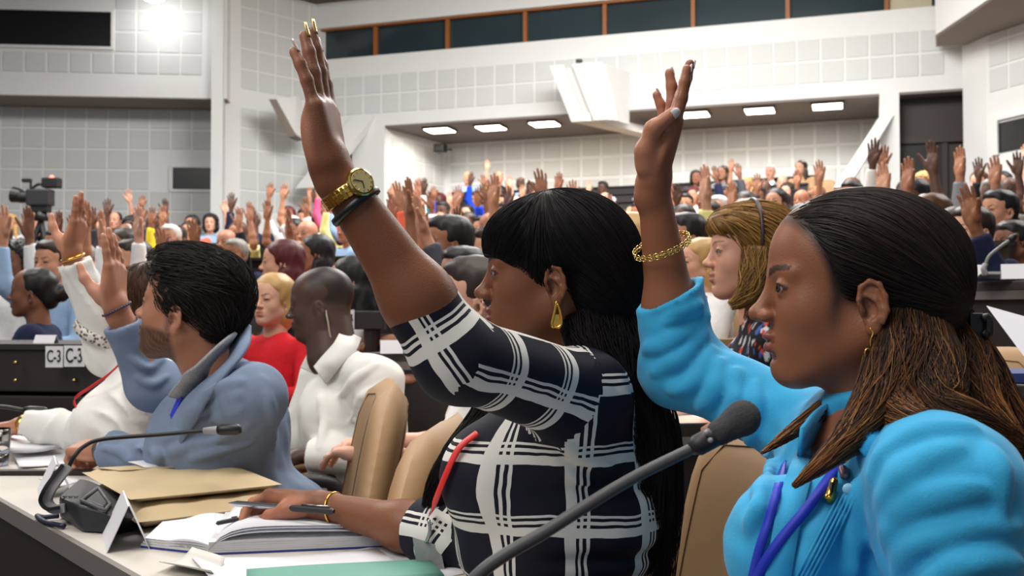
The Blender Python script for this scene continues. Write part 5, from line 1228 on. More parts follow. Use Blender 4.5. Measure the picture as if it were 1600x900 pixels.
# --- microphone console with gooseneck
def console():
    z0 = ZD+.002; o0 = onz(165, 810, ZD); e = empty('microphone_console', o0, label='dark grey microphone console with a gooseneck bent to the right', cat='microphone')
    d = o0[1]; T = lambda px, py, z: onz(px, py, z)
    body = [T(93, 808, z0), T(128, 831, z0), T(186, 834, z0), T(242, 822, z0), T(228, 800, z0), T(120, 778, z0),
            T(92, 776, z0+.050), T(124, 748, z0+.056), T(136, 749, z0+.056), T(228, 790, z0+.026), T(243, 812, z0+.012), T(176, 803, z0+.036), T(120, 788, z0+.048)]
    b = hull(body, 'body', M_plastic, e, o0, .004)
    A, B_, C_ = T(124, 750, z0+.0575), T(92, 777, z0+.0515), T(228, 791, z0+.0275)
    tri = [T(127, 782, z0+.052), T(153, 762, z0+.050), T(172, 788, z0+.043), T(164, 797, z0+.043)]
    for i in range(4): MB().tube([tri[i], tri[(i+1) % 4]], .0035, 6).build('key_rim', M_grey if False else mat('rim_grey', C(84, 84, 88), .5, var=0), b, o0, smooth=True)
    cc = np.mean(tri, 0); hull([cc+(p-cc)*.8+V3(0, 0, -.004) for p in tri]+[cc+(p-cc)*.7+V3(0, 0, .002) for p in tri], 'talk_key', mat('key_grey', C(70, 72, 76), .5, var=.05), b, o0, .0015)
    for k in range(3): MB().box(cc+V3(-.075+k*.011, .012, .004), cc+V3(-.068+k*.011, .016, .006)).build('button', mat('key_light', C(96, 96, 100), .5, var=0), b, o0)
    d2 = 2.0; path = [W(104, 793, d2-.02), W(84, 795, d2-.02), W(74, 783, d2-.02), W(80, 765, d2-.02), W(94, 745, d2-.01), W(108, 728, d2)]
    Q = bez(path, 30); V, F = ribbon(path, (.2, -.98, .1), .020, .0085, 30); obj('arm', V, F, M_grey, e, o0, smooth=False)
    V, F = ribbon([p+V3(-.0085, -.006, .002) for p in path], (.2, -.98, .1), .024, .003, 30); obj('arm_edge', V, F, M_black, e, o0, smooth=False)
    g = bez([W(107, 730, d2), W(116, 714, d2), W(132, 697, d2+.01), W(162, 686, d2+.02), W(250, 679, d2+.03), W(332, 672, d2+.04)], 50); V, F = tube(g, .0042, 10); obj('gooseneck', V, F, M_black, e, o0)
    V, F = tube([W(318, 673, d2+.04), W(338, 672, d2+.04), W(342, 672, d2+.04)], [.006, .0085, .0085], 14); obj('collar_ring', V, F, M_grey, e, o0)
    V, F = tube([W(340, 672, d2+.04), W(346, 671.5, d2+.04), W(370, 671, d2+.04), W(377, 671, d2+.04)], [.009, .0115, .0115, .007], 16); obj('microphone_head', V, F, M_black, e, o0)
    V, F = tube(bez([T(92, 806, ZD+.008), T(70, 808, ZD+.008), T(58, 806, ZD+.008), T(72, 816, ZD+.007), T(100, 822, ZD+.007)], 24), .005, 8); obj('cable', V, F, mat('blue_black_cable', C(22, 26, 52), .5, var=0), e, o0)
console()
def near_mic():
    o0 = V3(-.06, .97, ZD); e = empty('gooseneck_microphone', o0, label='long grey gooseneck microphone slanting in front of the check dress', cat='microphone')
    hull([o0+V3(a*.06, b*.05, 0) for a in (-1, 1) for b in (-1, 1)]+[o0+V3(a*.05, b*.04, z) for a, z in ((-1, .05), (1, .03)) for b in (-1, 1)], 'body', M_plastic, e, o0, .005)
    M_goose = mat('grey_gooseneck', C(74, 74, 78), .5, var=.1, vscale=60)
    g = bez([o0+V3(0, 0, .04), o0+V3(-.012, 0, .09), W(742, 904, .94), W(860, 826, .95), W(980, 752, .965), W(1085, 699, .98)], 60); V, F = tube(g, np.linspace(.0072, .0055, len(g)), 14); obj('gooseneck', V, F, M_goose, e, o0)
    V, F = tube([W(1078, 702, .98), W(1090, 696, .98), W(1118, 681, .985), W(1122, 679, .985)], [.006, .0105, .0105, .009], 16); obj('connector', V, F, M_plastic, e, o0)
    for px, py in ((1104, 676), (1110, 688)): V, F = sdfmesh([ell(W(px, py, .972), .0028, k=.001)], .001); obj('screw', V, F, M_grey, e, o0)
    ps = [cone(W(1124, 676, .985), W(1158, 655, .99), .0125, .0150, k=.01), ell(W(1162, 652, .99), .0150, k=.01)]
    V, F = sdfmesh(ps, .0015, disp=lambda P: .0005*wob(P, 1500, 3)); obj('foam_windscreen', V, F, mat('grey_foam', C(64, 64, 68), .95, var=.3, vscale=500, bump=.8, bscale=900), e, o0)
near_mic()
# --- folded name cards
def tent(p, axis, w, h, half, label, m=None, z=ZD, group=None):
    """A-shaped folded card, ridge along `axis`"""
    ax = unit(V3(axis[0], axis[1], 0)); n = V3(-ax[1], ax[0], 0); c = np.asarray(p, float); e = empty('name_card', c, label=label, cat='name card', group=group)
    for s in (1, -1):
        b0, b1, t1, t0 = c-ax*w/2+n*s*half, c+ax*w/2+n*s*half, c+ax*w/2+V3(0, 0, h), c-ax*w/2+V3(0, 0, h)
        MB().extrude([b0, b1, t1, t0], n*s*.0015).build('card_face', m or M_paper, e, c)
    return e
cardm = mat('card_grey_white', C(214, 214, 220), .6, var=.03)
tent(onz(196, 846, ZD), (-.405, .914), .17, .078, .034, 'folded name card standing in front of the microphone console', cardm)
tent(onz(86, 770, ZD), (-.44, .9), .16, .075, .034, 'folded name card standing behind the microphone arm', cardm)
# --- open notebook with blue cover
def notebook():
    S0, S1 = onz(326, 868, ZD), onz(352, 818, ZD); R0, R1 = onz(602, 856, ZD), onz(552, 812, ZD); L0, L1 = onz(220, 856, ZD), onz(248, 830, ZD)
    c = (S0+S1)/2; e = empty('notebook', c, label='open notebook with blue cover under the writing hand', cat='notebook'); up = V3(0, 0, 1)
    mcov = mat('blue_cover', C(40, 54, 128), .5, var=.1, vscale=30); mpg = mat('notebook_page', C(222, 222, 230), .8, var=.02); medge = mat('page_edge', C(196, 196, 200), .85, var=.25, vscale=60, stretch=(1, 1, 60))
    MB().extrude([S0, R0+(R0-S0)*.015, R1+(R1-S1)*.015, S1], up*.004).build('cover', mcov, e, c); MB().extrude([L0, S0, S1, L1], up*.004).build('cover', mcov, e, c)
    def block(A0, A1, B0, B1, h0, h1, z0, name, sag):
        n = 12; V = []
        for k in (0, 1):
            for i in range(n+1):
                t = i/n; hh = h0+(h1-h0)*t+sag*math.sin(PI*min(1, t*1.6)) if k else 0
                for X0, X1 in ((A0, B0), (A1, B1)): V.append(X0*(1-t)+X1*t+up*(z0+max(hh, .0005)*k))
        F = []; m = 2*(n+1)
        for i in range(n):
            a = 2*i; F += [(a, a+1, a+3, a+2), (m+a, m+a+2, m+a+3, m+a+1), (a, a+2, m+a+2, m+a), (a+1, m+a+1, m+a+3, a+3)]
        F += [(0, m, m+1, 1), (2*n, 2*n+1, m+2*n+1, m+2*n)]; return obj(name, np.array(V), F, mpg if name == 'page' else medge, e, c, smooth=False)
    d = (R0-S0)
    for k in range(5): block(S0+V3(0, 0, 0), S1, R0-d*.005*k, R1-d*.005*k, .0034, .0036, .004+.0037*k, 'page_block', .001*k*.4)
    def lifted(R0_, R1_, zf, th, nm):
        n = 16; V = []
        for k in (0, 1):
            for i in range(n+1):
                t = i/n
                for A, B in ((S0, R0_), (S1, R1_)): V.append(A*(1-t)+B*t+up*(zf(t)+th*k))
        m = 2*(n+1); F = []
        for i in range(n): a = 2*i; F += [(a, a+1, a+3, a+2), (m+a, m+a+2, m+a+3, m+a+1), (a, a+2, m+a+2, m+a), (a+1, m+a+1, m+a+3, a+3)]
        F += [(0, m, m+1, 1), (2*n, 2*n+1, m+2*n+1, m+2*n)]; obj(nm, np.array(V), F, mpg, e, c)
    lifted(R0-d*.03, R1-d*.03, lambda t: .010+.036*(1-math.exp(-t*10))-.010*t, .0012, 'page'); lifted(R0-d*.06, R1-d*.05, lambda t: .009+.031*(1-math.exp(-t*10))-.010*t, .0012, 'page'); lifted(R0-d*.01, R1-d*.02, lambda t: .010+.040*(1-math.exp(-t*11))-.011*t, .0014, 'page')
    for k in range(3): block(S0, S1, L0+(S0-L0)*.03*k, L1+(S1-L1)*.03*k, .0045, .0035, .004+.0042*k, 'page_block', .004)
    block(S0, S1, L0+(S0-L0)*.06, L1+(S1-L1)*.06, .0012, .0010, .0170, 'page', .006)
notebook()
# --- papers round it
sheet([(520, 868), (628, 846), (752, 892), (640, 912)], ZD+.0006, 'white sheet under the notebook beside the dress')
sheet([(300, 878), (590, 862), (640, 905), (330, 912)], ZD+.0022, 'open white booklet lying below the notebook', curl=.006)
sheet([(248, 890), (300, 866), (352, 884), (330, 905)], ZD+.004, 'curled booklet page in front of the notebook', mat('grey_page', C(196, 194, 188), .8, var=.05), curl=.012)
sheet([(385, 893), (672, 876), (694, 903), (385, 916)], ZD+.0115, 'sea green folder on the desk below the notebook', mat('sea_green_folder', C(92, 150, 134), .6, var=.05, vscale=30), .004, 'folder', 'folder')
sheet([(60, 748), (105, 745), (128, 752), (92, 762)], ZD+.0006, 'white slip behind the microphone console')
# far desk papers
sheet([(0, 684), (92, 682), (112, 700), (10, 712)], ZD+.020, 'thick white open document by the fist', th=.012, curl=.01, name='document'); sheet([(20, 712), (108, 708), (134, 722), (30, 732)], ZD+.004, 'white pages lying before the open document', curl=.004)
# pens
def pen(a, b, r, label, m1, m2):
    a, b = np.asarray(a), np.asarray(b); e = empty('pen', (a+b)/2, label=label, cat='pen'); c = (a+b)/2; d = b-a
    V, F = tube([a, a+d*.06, a+d*.09, a+d*.55], [r*.15, r*.7, r, r], 12); obj('grip', V, F, m1, e, c, smooth=False)
    V, F = tube([a+d*.55, a+d*.97, b], [r*1.02, r*1.02, r*.6], 12); obj('barrel', V, F, m2, e, c, smooth=False)
    V, F = tube([a+d*.70+V3(0, 0, r*1.3), a+d*.96+V3(0, 0, r*1.3)], r*.25, 6); obj('clip', V, F, m1, e, c)
M_sil = mat('silver', C(176, 176, 180), .25, 1, var=.05)
pen(W(357, 786, 1.86), W(522, 799, 1.76), .0058, 'black and silver pen held over the notebook', M_sil, M_plastic)
pen(onz(337, 818, ZD+.042), onz(372, 811, ZD+.044), .004, 'dark blue pen tip lying at the top of the notebook', M_plastic, M_plastic)
# water glass at the far papers
def tumbler():
    p = onz(-6, 728, ZD); e = empty('glass_tumbler', p, label='clear glass tumbler by the white documents', cat='glass')
    g = mat('clear_glass', (1, 1, 1, 1), .03, var=0, trans=1)
    V, F = tube([p+V3(0, 0, z) for z in (.001, .012, .10, .10, .014)], [.030, .031, .036, .0335, .028], 28, cap=True); obj('wall', V, F, g, e, p)
    V, F = tube([p+V3(0, 0, z) for z in (.015, .06)], [.0275, .031], 28); obj('water', V, F, mat('water', (1, 1, 1, 1), 0, var=0, trans=1), e, p)
tumbler()
def far_mic():
    p = W(-20, 645, 3.0); o0 = V3(p[0]-.1, p[1], ZD); e = empty('gooseneck_microphone', o0, label='black gooseneck microphone lying low in front of the white blouse', cat='microphone')
    hull([o0+V3(a*.06, b*.05, 0) for a in (-1, 1) for b in (-1, 1)]+[o0+V3(a*.05, b*.04, .04) for a in (-1, 1) for b in (-1, 1)], 'body', M_plastic, e, o0, .005)
    V, F = tube(bez([o0+V3(0, 0, .03), o0+V3(.02, 0, .10), W(-8, 636, 3.0), W(40, 641, 3.0)], 24), .006, 8); obj('gooseneck', V, F, M_black, e, o0)
    V, F = tube([W(38, 641, 3.0), W(46, 641, 3.0), W(68, 642, 3.0), W(74, 642, 3.0)], [.010, .013, .013, .008], 14); obj('microphone_head', V, F, M_black, e, o0)
far_mic()
# --- end panel with the row plates
def text_obj(txt, size, M, m, parent, org):
    cu = bpy.data.curves.new('t', 'FONT'); cu.body = txt; cu.size = size; cu.extrude = .0006; cu.offset = size*.012; cu.align_x = 'CENTER'; cu.align_y = 'CENTER'
    t = bpy.data.objects.new('t', cu); col.objects.link(t); bpy.context.view_layer.update()
    me = bpy.data.meshes.new_from_object(t.evaluated_get(bpy.context.evaluated_depsgraph_get())); bpy.data.objects.remove(t)
    V = np.array([tuple(v.co) for v in me.vertices]); V = V@M[:3, :3].T+M[:3, 3]-org
    me.vertices.foreach_set('co', V.ravel().astype(np.float32)); me.update(); me.materials.clear(); me.materials.append(m); return link('lettering', me, m, parent)
def row_end():
    a, b = W(-120, 542, 4.05), W(172, 542, 3.95); o0 = V3(a[0], a[1], 0)
    e = empty('row_desk', o0, label='dark row desk end with two white row plates reading C-3', cat='desk'); zt = W(0, 542, 4.0)[2]
    for z0, z1 in ((.02, zt-.19), (zt-.175, zt-.01)): MB().prism([a[:2], b[:2], b[:2]+np.array([.05, .5]), a[:2]+np.array([0, .5])], z0, z1).build('panel', M_panel, e, o0, bevel=.006)
    MB().prism([a[:2]+np.array([0, -.02]), b[:2]+np.array([.02, -.02]), b[:2]+np.array([.07, .55]), a[:2]+np.array([0, .55])], zt-.01, zt+.012).build('desk_top', M_panel, e, o0)
    for px, py in ((27, 566), (27, 594), (118, 594)): p = W(px, py, 3.96); V, F = tube([p, p+V3(0, -.02, 0)], .006, 10); obj('bolt', V, F, M_goldb, e, o0)
    inkm = mat('black_ink', C(24, 24, 26), .7, var=0)
    for x0, x1, y0, y1, lab in ((71, 98, 541, 574, 'white row plate reading C-3 below the folded name card'), (100, 132, 540, 573, 'white row plate reading C-3 beside the white sleeve')):
        p = e; d = 3.90; A, B_, C_, D_ = W(x0, y1, d), W(x1, y1, d), W(x1, y0, d), W(x0, y0, d); c = (A+C_)/2
        t = empty('row_plate', c, label=lab, cat='sign', group='row plates reading C-3'); 
        MB().extrude([A, B_, C_, D_], (0, .004, 0)).build('plate', M_paper, t, c); w = np.linalg.norm(B_-A)
        sc = np.array([[.92, 0, 0], [0, 1.65, 0], [0, 0, 1]]); Mt = np.eye(4); Mt[:3, :3] = np.array([[1, 0, 0], [0, 0, -1], [0, 1, 0]])@sc; Mt[:3, 3] = c+V3(0, -.002, 0)
        text_obj('C-3', w*.60, Mt, inkm, t, c)
    tent(W(72, 541, 4.1)+V3(0, 0, .0), (1, -.05), .085, .045, .03, 'folded name card on the dark desk end above the row plates', M_paper)
row_end()
# ================================================================ the rows behind: desks, chairs and delegates
def row_desk(k, t0, t1, label):
    R = 8+k; z = ringz(k); n = max(4, int((t1-t0)*R/.5)); ts = np.linspace(t0, t1, n); tm = (t0+t1)/2; c = ringpt(R-.6, tm); o0 = V3(c[0], c[1], z)
    e = empty('row_desk', o0, label=label, cat='desk', group='curved desks of the rows behind')
    arc = lambda r0, r1: [ringpt(r0, t) for t in ts]+[ringpt(r1, t) for t in ts[::-1]]
    MB().prism(arc(R-.80, R-.38), z+.71, z+.74).build('desk_top', M_rowtop, e, o0); ft = .90 if k < 8 else .75 if k < 13 else .86; MB().prism(arc(R-.80, R-.765), z, z+ft).build('front_panel', M_panel, e, o0); MB().prism(arc(R-.84, R-.70), z+ft, z+ft+.025).build('ledge', M_panel, e, o0)
    return e
M_rowtop = mat('row_desk_top', C(184, 150, 104), .5, var=.08, vscale=12)
# ---- shared bodies
SK = {}
def gen_arm(pose, side):
    s = side; sh = V3(0, s*.175, .985)
    if pose == 'up': return dict(sh=sh, el=V3(.13, s*.25, 1.10), wr=V3(.15, s*.22, 1.345), f=V3(.05, s*.04, 1), p=V3(1, s*-.15, .05), raised=True)
    if pose == 'high': return dict(sh=sh, el=V3(.06, s*.27, 1.20), wr=V3(.09, s*.23, 1.455), f=V3(.10, s*-.10, 1), p=V3(1, 0, .1), raised=True)
    if pose == 'fwd': return dict(sh=sh, el=V3(.22, s*.20, 1.08), wr=V3(.32, s*.19, 1.31), f=V3(.25, 0, 1), p=V3(.95, s*-.3, -.1), raised=True)
    return dict(sh=sh, el=V3(.10, s*.24, .76), wr=V3(.32, s*.12, .79), f=V3(.9, s*-.4, -.05), p=V3(0, 0, -1), raised=False)
POSES = {'right_up': ('down', 'up'), 'right_high': ('down', 'high'), 'left_up': ('up', 'down'), 'left_high': ('high', 'down'), 'right_forward': ('down', 'fwd'), 'down': ('down', 'down')}
HM = M4(np.eye(3), V3(.03, 0, 1.205), 1.0)
_hps = tf(head_ps(nose=1.05), HM)+[cone((.005, 0, 1.15), (-.01, 0, 1.00), .052, .058, k=.03)]
_hV, _hF = sdfmesh(_hps, .0052); _hc = head_paint(inv(HM, _hV), (255, 255, 255), lipc=(226, 172, 166), browc=(70, 56, 50))/1.0
_hc = np.where(_hc > .93, 1.0, _hc)
def tors(): return [ell((-.01, 0, .88), (.115, .165, .17), k=.05), cone((0, .14, .975), (0, -.14, .975), .058, .058, k=.05), cone((-.01, 0, 1.015), (-.01, 0, .95), .052, .09, k=.04), ell((0, 0, .66), (.13, .165, .2), k=.06), ell((-.02, 0, .50), (.15, .18, .11), k=.05), cone((0, .09, .5), (.40, .11, .51), .085, .065, k=.04), cone((0, -.09, .5), (.40, -.11, .51), .085, .065, k=.04), cone((.40, .11, .51), (.42, .11, .06), .06, .045, k=.03), cone((.40, -.11, .51), (.42, -.11, .06), .06, .045, k=.03)]
for pn, (lp, rp) in POSES.items():
    A = [gen_arm(lp, 1), gen_arm(rp, -1)]; Vs, Fs, Cs = [_hV], [_hF], [_hc]
    for a, s in zip(A, (1, -1)):
        Mh = handM(a['wr'], a['f'], a['p']); hs_ = -s
        cu = ((.06, .1, .05),)*4 if a['raised'] else ((.4, .5, .3),)*4
        hp, _ = hand_ps(Mh, hs_, cu, (.10, .03, -.04, -.14), (.65, .3, .1, .1)); mid = a['el']*.68+a['wr']*.32
        V, F = sdfmesh([cone(a['sh'], a['el'], .042, .038, k=.02), cone(a['el'], mid, .038, .035, k=.02), cone(mid, a['wr'], .035, .023, k=.02)]+hp, .0055)
        Vs.append(V); Fs.append(F); Cs.append(np.ones((len(V), 3)))
    V, F = joinm(list(zip(Vs, Fs))); SK[pn] = meshdata('person_body', V, F, True, np.concatenate(Cs)); SK[pn].materials.append(M_skinO)
    for sl, t in (('long', 1.9), ('short', .72), ('jacket', 1.86)):
        ps = tors()
        for a, s in zip(A, (1, -1)):
            fat = 1.12 if sl == 'jacket' else 1.0
            if t <= 1: end = a['sh']+(a['el']-a['sh'])*t; q = [cone(a['sh'], end, .062, .058, k=.02), pln(end-unit(a['el']-a['sh'])*.005, a['el']-a['sh'])]
            else: end = a['el']+(a['wr']-a['el'])*(t-1); q = [cone(a['sh'], a['el'], .062*fat, .054*fat, k=.02), cone(a['el'], end, .054*fat, .040*fat, k=.02), pln(end-unit(a['wr']-a['el'])*.02, a['wr']-a['el'])]
            ps.append(grp(q, k=.03))
        V, F = sdfmesh(ps, .0125, disp=lambda P: .006*wob(P, 38, 3)); c = np.ones((len(V), 3)); low = V[:, 2] < .60; c[low] = .12
        if sl == 'jacket':
            vv = (V[:, 0] > .02) & (np.abs(V[:, 1]) < np.clip((V[:, 2]-.72)*.22, 0, .06)) & (V[:, 2] < 1.1); c[vv] = 9.0
        me = meshdata('garment', V, F, True, c); me.materials.append(M_clothO); SK[pn, sl] = me
def hairmesh(kind):
    cap = [ell((-.026, 0, .046), (.108, .086, .086), k=.03)]; face = [ell((.112, 0, -.035), (.088, .4, .115), k=.012, op=1)]; ears = [ell((-.02, s*.095, -.026), (.03, .034, .04), k=.01, op=1) for s in (1, -1)]
    if kind == 'cropped': cap = [ell((-.024, 0, .044), (.100, .080, .082), k=.03), ell((-.07, 0, -.01), (.04, .06, .07), k=.03)]+face+ears
    if kind == 'short': cap += [ell((.03, 0, .09), (.06, .06, .036), k=.03), ell((-.08, 0, -.015), (.038, .06, .07), k=.03)]+face+ears
    if kind == 'bob': cap = [ell((-.028, 0, .046), (.116, .094, .090), k=.03), ell((-.055, 0, -.05), (.075, .098, .10), k=.04)]+face+[ell((.11, 0, -.12), (.1, .4, .11), k=.01, op=1)]
    if kind == 'long': cap = [ell((-.028, 0, .046), (.116, .094, .090), k=.03), ell((-.065, 0, -.08), (.07, .095, .17), k=.04), cone((-.01, .075, -.06), (.02, .095, -.22), .03, .025, k=.03), cone((-.01, -.075, -.06), (.02, -.095, -.22), .03, .025, k=.03)]+face
    if kind == 'bun': cap = [ell((-.024, 0, .044), (.104, .083, .084), k=.03), ell((-.08, 0, -.02), (.05, .06, .06), k=.03), ell((-.135, 0, .0), (.045, .045, .045), k=.01)]+face+ears
    if kind == 'curly': cap = [ell((-.030, 0, .046), (.124, .108, .098), k=.03), ell((-.05, 0, -.05), (.09, .115, .10), k=.04)]+face+[ell((.11, 0, -.12), (.1, .4, .11), k=.01, op=1)]
    V, F = sdfmesh(tf(cap, HM), .0075, disp=lambda P: (.007 if kind == 'curly' else .0025)*wob(P, 260 if kind == 'curly' else 120, 2)); me = meshdata('hair', V, F, True, np.ones((len(V), 3))); me.materials.append(M_hairO); return me
HAIR = {k: hairmesh(k) for k in ('cropped', 'short', 'bob', 'long', 'bun', 'curly')}
SKINS = [(150, 100, 74), (176, 124, 98), (206, 154, 128), (214, 164, 140), (120, 78, 58), (92, 62, 50), (192, 138, 110), (166, 112, 86)]
HAIRC = {'black': (24, 22, 24), 'dark': (44, 32, 27), 'brown': (88, 58, 38), 'blonde': (186, 148, 92), 'grey': (140, 136, 132), 'auburn': (84, 24, 30), 'white': (196, 192, 188)}
SHIRT = {'white': (232, 232, 232), 'pale blue': (150, 180, 214), 'navy': (32, 38, 66), 'black': (30, 30, 34), 'bright blue': (28, 70, 214), 'red': (206, 36, 46), 'coral': (240, 112, 84), 'pink': (220, 96, 140), 'teal': (20, 122, 124), 'green': (24, 134, 78), 'grey': (138, 142, 150), 'cream': (226, 216, 186), 'yellow': (226, 204, 60), 'lilac': (186, 160, 214), 'tan': (186, 150, 112), 'olive': (92, 100, 66), 'pale yellow': (228, 220, 150), 'dark grey': (72, 74, 82)}
USED = {}
def lit(c): return tuple(C(*c))
GN = {'long': 'shirt', 'short': 'short-sleeved top', 'jacket': 'jacket'}
PN = {'right_up': 'raising the right hand', 'right_high': 'stretching the right arm high', 'left_up': 'raising the left hand', 'left_high': 'stretching the left arm high', 'right_forward': 'raising the right hand forward', 'down': 'seated with hands down'}
def delegate(xy_, z, yaw, pose, sleeve, shirt, skin, hair, hairc, where, label=None, sc=1.0, group=None):
    o = bpy.data.objects.new('person', SK[pose]); col.objects.link(o); o.location = (xy_[0], xy_[1], z); o.rotation_euler = (0, 0, yaw); o.scale = (sc, sc, sc); o.color = lit(SKINS[skin])
    g = bpy.data.objects.new('jacket' if sleeve == 'jacket' else 'shirt', SK[pose, sleeve]); col.objects.link(g); g.parent = o; g.color = lit(SHIRT[shirt])
    if hair: h = bpy.data.objects.new('hair', HAIR[hair]); col.objects.link(h); h.parent = o; h.color = lit(HAIRC[hairc])
    lab = label or 'person in %s %s %s, %s' % (shirt, GN[sleeve], PN[pose], where)
    tag(o, lab, 'person', group or ('delegates ' + where)); USED[lab] = USED.get(lab, 0)+1
    return o
def far_chair():
    BV, BF = backmesh(); T = M4(Ry(-.16), (-.24, 0, .68)); a = BV@T[:3, :3].T+T[:3, 3]
    V, F = sdfmesh([ell((0, 0, .45), (.26, .25, .06), k=.02), cone((0, 0, .05), (0, 0, .42), .03, .03, k=.01), ell((0, 0, .05), (.25, .25, .04), k=.02)], .03)
    V, F = joinm([(a, BF), (V, F)]); me = meshdata('swivel_chair', V, F); me.materials.append(M_tan); return me
CHF = far_chair()
def at_head(px, py, d, yawdeg, *a, **k):
    """place a delegate so that the middle of the head falls at a picture point and depth"""
    p = W(px, py, d); yaw = math.radians(yawdeg); f = np.array([math.cos(yaw), math.sin(yaw)])
    sc = k.get('sc', 1.0); q = p[:2]-f*.03*sc; fl_ = ringz(math.floor(np.hypot(*(q-ST))-7.5)); zs = min(1.09, max(.92, (p[2]-fl_)/1.205)); zb = p[2]-1.205*zs
    o = delegate(q, zb, yaw, *a, **k); o.scale = ((1+zs)/2, (1+zs)/2, zs)
    ch = bpy.data.objects.new('swivel_chair', CHF); col.objects.link(ch); ch.location = (q[0], q[1], zb); ch.rotation_euler = (0, 0, yaw)
    tag(ch, 'tan chair, '+' '.join(o['label'].split()[:12]), 'chair', 'tan chairs of the curved rows'); return o
L_ = 180
# individually recognisable neighbours (yaw: 180 = facing the stage, 270 = facing the camera)
NEAR = [
 (424, 470, 4.85, 248, 'down', 'long', 'red', 3, 'bob', 'blonde', '', 'person in a red shirt seated with arms folded behind the white shirt'),
 (438, 412, 5.9, 195, 'down', 'jacket', 'dark grey', 2, 'long', 'auburn', '', 'person in dark grey jacket seated behind the red shirt'),
 (50, 458, 5.2, 192, 'down', 'jacket', 'navy', 4, 'bun', 'black', '', 'person in navy jacket with blue lanyard behind the row plates'),
 (80, 412, 6.0, 255, 'right_up', 'long', 'pale blue', 6, 'short', 'dark', '', 'person in pale blue shirt facing forward behind the navy jacket'),
 (26, 410, 6.6, 250, 'left_up', 'long', 'white', 4, 'curly', 'black', '', 'person in white shirt raising the left hand at the left end behind the navy jacket'),
 (206, 408, 6.6, 215, 'right_up', 'long', 'white', 6, 'short', 'dark', '', 'person in white shirt raising a hand behind the brown hair of the white blouse'),
 (190, 386, 7.6, 240, 'right_up', 'short', 'yellow', 7, 'long', 'dark', '', 'person in yellow top raising a hand behind the white shirts'),
 (545, 440, 5.0, 190, 'down', 'long', 'white', 1, 'long', 'black', '', 'person in white top seated behind the earpiece wearer'),
 (490, 398, 6.7, 200, 'right_up', 'short', 'coral', 0, 'long', 'black', '', 'person in coral top raising a hand behind the earpiece wearer'),
 (700, 382, 4.9, 200, 'right_up', 'short', 'teal', 0, 'short', 'black', '', 'person in teal top behind the raised check sleeve'),
 (722, 432, 4.2, 215, 'down', 'short', 'red', 1, 'short', 'black', '', 'person in red top seated low before the check dress'),
 (775, 400, 4.4, 188, 'right_forward', 'jacket', 'dark grey', 6, 'short', 'dark', '', 'person in dark suit jacket raising a hand beside the fringe of the check dress wearer'),
 (975, 400, 3.4, 180, 'down', 'long', 'cream', 3, 'long', 'blonde', '', 'person with cream top seated right behind the check dress'),
 (1090, 412, 4.8, 200, 'down', 'long', 'white', 2, 'bob', 'blonde', '', 'person in white cardigan seated beyond the floral dress'),
 (1070, 372, 5.4, 195, 'down', 'jacket', 'navy', 1, 'short', 'black', '', 'person in navy jacket seated beyond the white cardigan'),
 (1172, 352, 5.4, 200, 'right_up', 'long', 'pale yellow', 2, 'short', 'brown', '', 'person in pale yellow shirt raising a hand behind the floral dress'),
 (1205, 360, 6.0, 200, 'right_up', 'jacket', 'grey', 6, 'short', 'dark', '', 'person in grey jacket raising a hand behind the pale yellow shirt'),
 (1516, 362, 4.75, 205, 'down', 'jacket', 'navy', 2, 'short', 'dark', '', 'person in navy jacket with blue lanyard seated behind the row microphone'),
 (1668, 384, 4.0, 192, 'right_forward', 'jacket', 'navy', 0, 'short', 'black', '', 'person in navy jacket raising a spread hand above the row microphone'),
 (1582, 380, 5.4, 195, 'down', 'jacket', 'black', 4, 'short', 'black', '', 'person in black jacket seated low behind the row microphone'),
 (1455, 340, 5.6, 205, 'right_up', 'short', 'lilac', 2, 'short', 'brown', '', 'person in lilac top raising a hand behind the sky blue shirt wearer'),
 (1488, 362, 5.0, 205, 'right_high', 'short', 'yellow', 1, 'long', 'dark', '', 'person in yellow top stretching a hand up beside the brown door'),
 (1560, 330, 5.8, 200, 'right_high', 'long', 'grey', 6, 'short', 'black', '', 'person in grey sleeves stretching a hand up by the white pier'),
 (1624, 318, 6.3, 200, 'right_up', 'long', 'grey', 1, 'short', 'dark', '', 'person in striped grey sleeve raising a hand at the row end'),
]
for (px, py, d, yw, pose, sl, sh, skn, hr, hc, wh, lab) in NEAR: at_head(px, py, d, yw, pose, sl, sh, skn, hr, hc, wh, label=lab, group='delegates just behind the front desk')
nearpts = [W(n[0], n[1], n[2])[:2] for n in NEAR]+[np.array(p) for p in ((-.5, 3.45), (.72, 2.66), (-.98, 2.75), (-.5, 2.3), (.2, 1.7), (.5, 1.25))]
